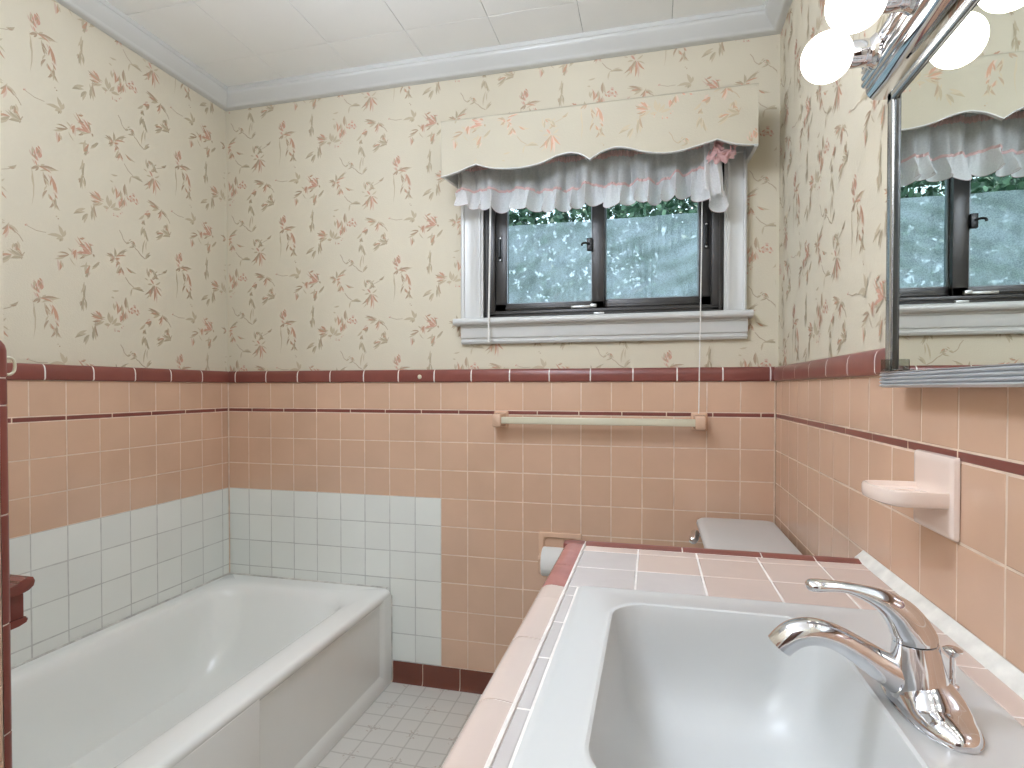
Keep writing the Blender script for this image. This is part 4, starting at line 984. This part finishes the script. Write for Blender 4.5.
# ------------------------------------------------------------------ vanity light bar
lb = thing('vanity_light_bar', 'chrome light bar with lit white globe bulbs, above the mirror', 'wall light', (XR, .69, 1.73))
BX, LZ = .352, 1.7275; LY1 = 1.120; LY0 = .275
bm = BM()
pr = [(XR+.007, 1.6755), (.390, 1.6755)]
pr += [(.3800+.0215*math.cos(q), 1.6970+.0215*math.sin(q)) for q in [-PI/2-i*PI/2/7 for i in range(8)]]            # rounded lower edge
for zc_ in (1.7080, 1.7210): pr += [(.3590+.0072*math.cos(q), zc_-.0035+.0062*math.sin(q)) for q in [-PI/2-i*PI/8 for i in range(9)]]   # flutes
pr = [(x, min(z, LZ-.0002)) for x, z in pr]+[(.3515, LZ-.0001)]
pr = pr+[(x, 2*LZ-z) for x, z in reversed(pr)]
cxm, czm = .38, LZ
rings(bm, [[(x+(cxm-x)*i, y, z+(czm-z)*i) for x, z in pr] for y, i in ((LY0, .10), (LY0+.002, .03), (LY0+.006, 0), (LY1-.006, 0), (LY1-.002, .03), (LY1, .10))])
obj('bar', bm, CHROME, lb)
for k in range(6):
    by = 1.0515-.1415*k; bxc = .2800
    bm = BM(); lathe(bm, (BX, by, LZ), [(.027, -.002), (.027, .003), (.0245, .006), (.0218, .009), (.0208, .014), (.0208, .034), (.0190, .0375), (.012, .0375)], 28, 'x', sgn=-1); obj('socket', bm, CHROME, lb)
    bm = BM(); prof = [(.0125, -.034), (.014, -.030)]+[(.0395*math.cos(a), .0395*math.sin(a)) for a in [-PI/2+.42+(PI-.42)*i/22 for i in range(23)]]
    lathe(bm, (bxc, by, LZ), prof, 36, 'x', sgn=-1); obj('globe_bulb', bm, BULB, lb)

# ------------------------------------------------------------------ fill globes added out of frame to even the room's light
def fill_globe_light(x, y, lab):
    cl = thing('added_fill_light', lab, 'added fill light', (x, y, CEIL))
    bm = BM(); lathe(bm, (x, y, CEIL+.0015), [(.02, 0), (.062, 0), (.064, -.006), (.060, -.016), (.03, -.024), (.012, -.027), (.010, -.03), (.010, -.150), (.03, -.153), (.046, -.162), (.048, -.185), (.044, -.19), (0, -.19)], 40, 'z'); obj('stem', bm, CHROME, cl)
    bm = BM(); lathe(bm, (x, y, CEIL-.31), [(.13*math.cos(q), .13*math.sin(q)) for q in [PI/2-.33-(PI-.33)*i/24 for i in range(25)]], 40, 'z'); obj('fill_globe', bm, FILL, cl)
fill_globe_light(FILL_X, FILL_Y, 'added unseen fill globe overhead between tub and vanity')
fill_globe_light(-.60, -.42, 'added unseen fill globe behind the viewpoint, near the door')

# ------------------------------------------------------------------ outdoors
bm = BM(); box(bm, (-14, D+.13, -.75), (12, 18, -.6)); struct(obj('ground_outside', bm, SOIL, None, False), 'lawn outside the window', 'ground')
def tree(x, y, zc, rx, ry, rz, n, lab, seed, big=1.):
    rnd = random.Random(seed)
    t = thing('leafy_tree', lab, 'tree', (x, y, -.6), 'trees outside the window')
    bm = BM(); tube(bm, catmull([(x, y, -.62), (x+.06, y, .4), (x-.05, y+.05, 1.3), (x+.02, y, zc)], 5), [.17-.11*i/15 for i in range(16)], 12)
    for k in range(9):
        a = 2*PI*k/9+rnd.random(); z0 = .7+rnd.random()*1.2
        tube(bm, catmull([(x, y, z0), (x+.35*rx*math.cos(a), y+.35*ry*math.sin(a), z0+.35), (x+.75*rx*math.cos(a), y+.75*ry*math.sin(a), z0+.75)], 4), [.06-.045*i/8 for i in range(9)], 7)
    obj('trunk', bm, WOOD, t)
    bm = BM()
    for _ in range(n):
        while True:
            p = [rnd.uniform(-1, 1) for _ in range(3)]; r2 = sum(v*v for v in p)
            if .25 < r2 < 1: break
        c = Vector((x+p[0]*rx, y+p[1]*ry, zc+p[2]*rz))
        d = Vector((rnd.gauss(0,1), rnd.gauss(0,1), rnd.gauss(-.3,.7))).normalized(); s = Vector((rnd.gauss(0,1), rnd.gauss(0,1), rnd.gauss(0,1))).cross(d).normalized()
        L = rnd.uniform(.045, .085)*big; w = L*.30; nn = d.cross(s)*L*.08
        face(bm, [bm.verts.new(q) for q in (c, c+d*L*.35+s*w+nn, c+d*L*.75+s*w*.7, c+d*L, c+d*L*.75-s*w*.7, c+d*L*.35-s*w+nn)])
    f = obj('crown', bm, LEAVES, t, False, recalc=False); f['kind'] = 'stuff'
tree(-.9, 5.4, 2.1, 2.3, 1.5, 2.6, 34000, 'leafy green tree seen directly through the window', 3)
tree(-6.1, 5.9, 2.1, 2.2, 1.6, 2.6, 26000, 'leafy green tree seen through the window in the mirror', 5)
tree(3.3, 7.0, 2.4, 1.8, 1.4, 2.6, 12000, 'leafy green tree farther right, mostly hidden by the window casing', 9)

tree(-2.2, 10.5, 2.9, 8.0, 1.6, 4.2, 16000, 'broad dark tree filling the background behind the other trees', 11, 3.4)

# ------------------------------------------------------------------ daylight, camera, colour management
w = bpy.data.worlds.new('sky'); bpy.context.scene.world = w; w.use_nodes = True
bg = w.node_tree.nodes['Background']; bg.inputs['Color'].default_value = (.72, .86, 1., 1); bg.inputs['Strength'].default_value = SKY_S
sun = bpy.data.lights.new('sun', 'SUN'); sun.energy = SUN_S; sun.angle = .01; sun.color = (1., .95, .86)
so = bpy.data.objects.new('sun', sun); C.objects.link(so); so.rotation_euler = (math.radians(34), math.radians(10), 0)
cam = bpy.data.cameras.new('camera'); co = bpy.data.objects.new('camera', cam); C.objects.link(co)
co.location = (0, 0, H); co.rotation_euler = (PI/2-.0151, .0, .2445)
cam.sensor_width = 36; cam.lens = 564.534*36/1024; cam.shift_y = 12.7/1024; cam.clip_start = .01
sc = bpy.context.scene; sc.camera = co
sc.view_settings.view_transform = 'Standard'; sc.view_settings.look = 'None'; sc.view_settings.gamma = 1.; sc.view_settings.use_curve_mapping = False
sc.view_settings.exposure = EXPO
sc.cycles.max_bounces = 10; sc.cycles.transparent_max_bounces = 16; sc.cycles.use_denoising = True; sc.cycles.caustics_reflective = False; sc.cycles.caustics_refractive = False
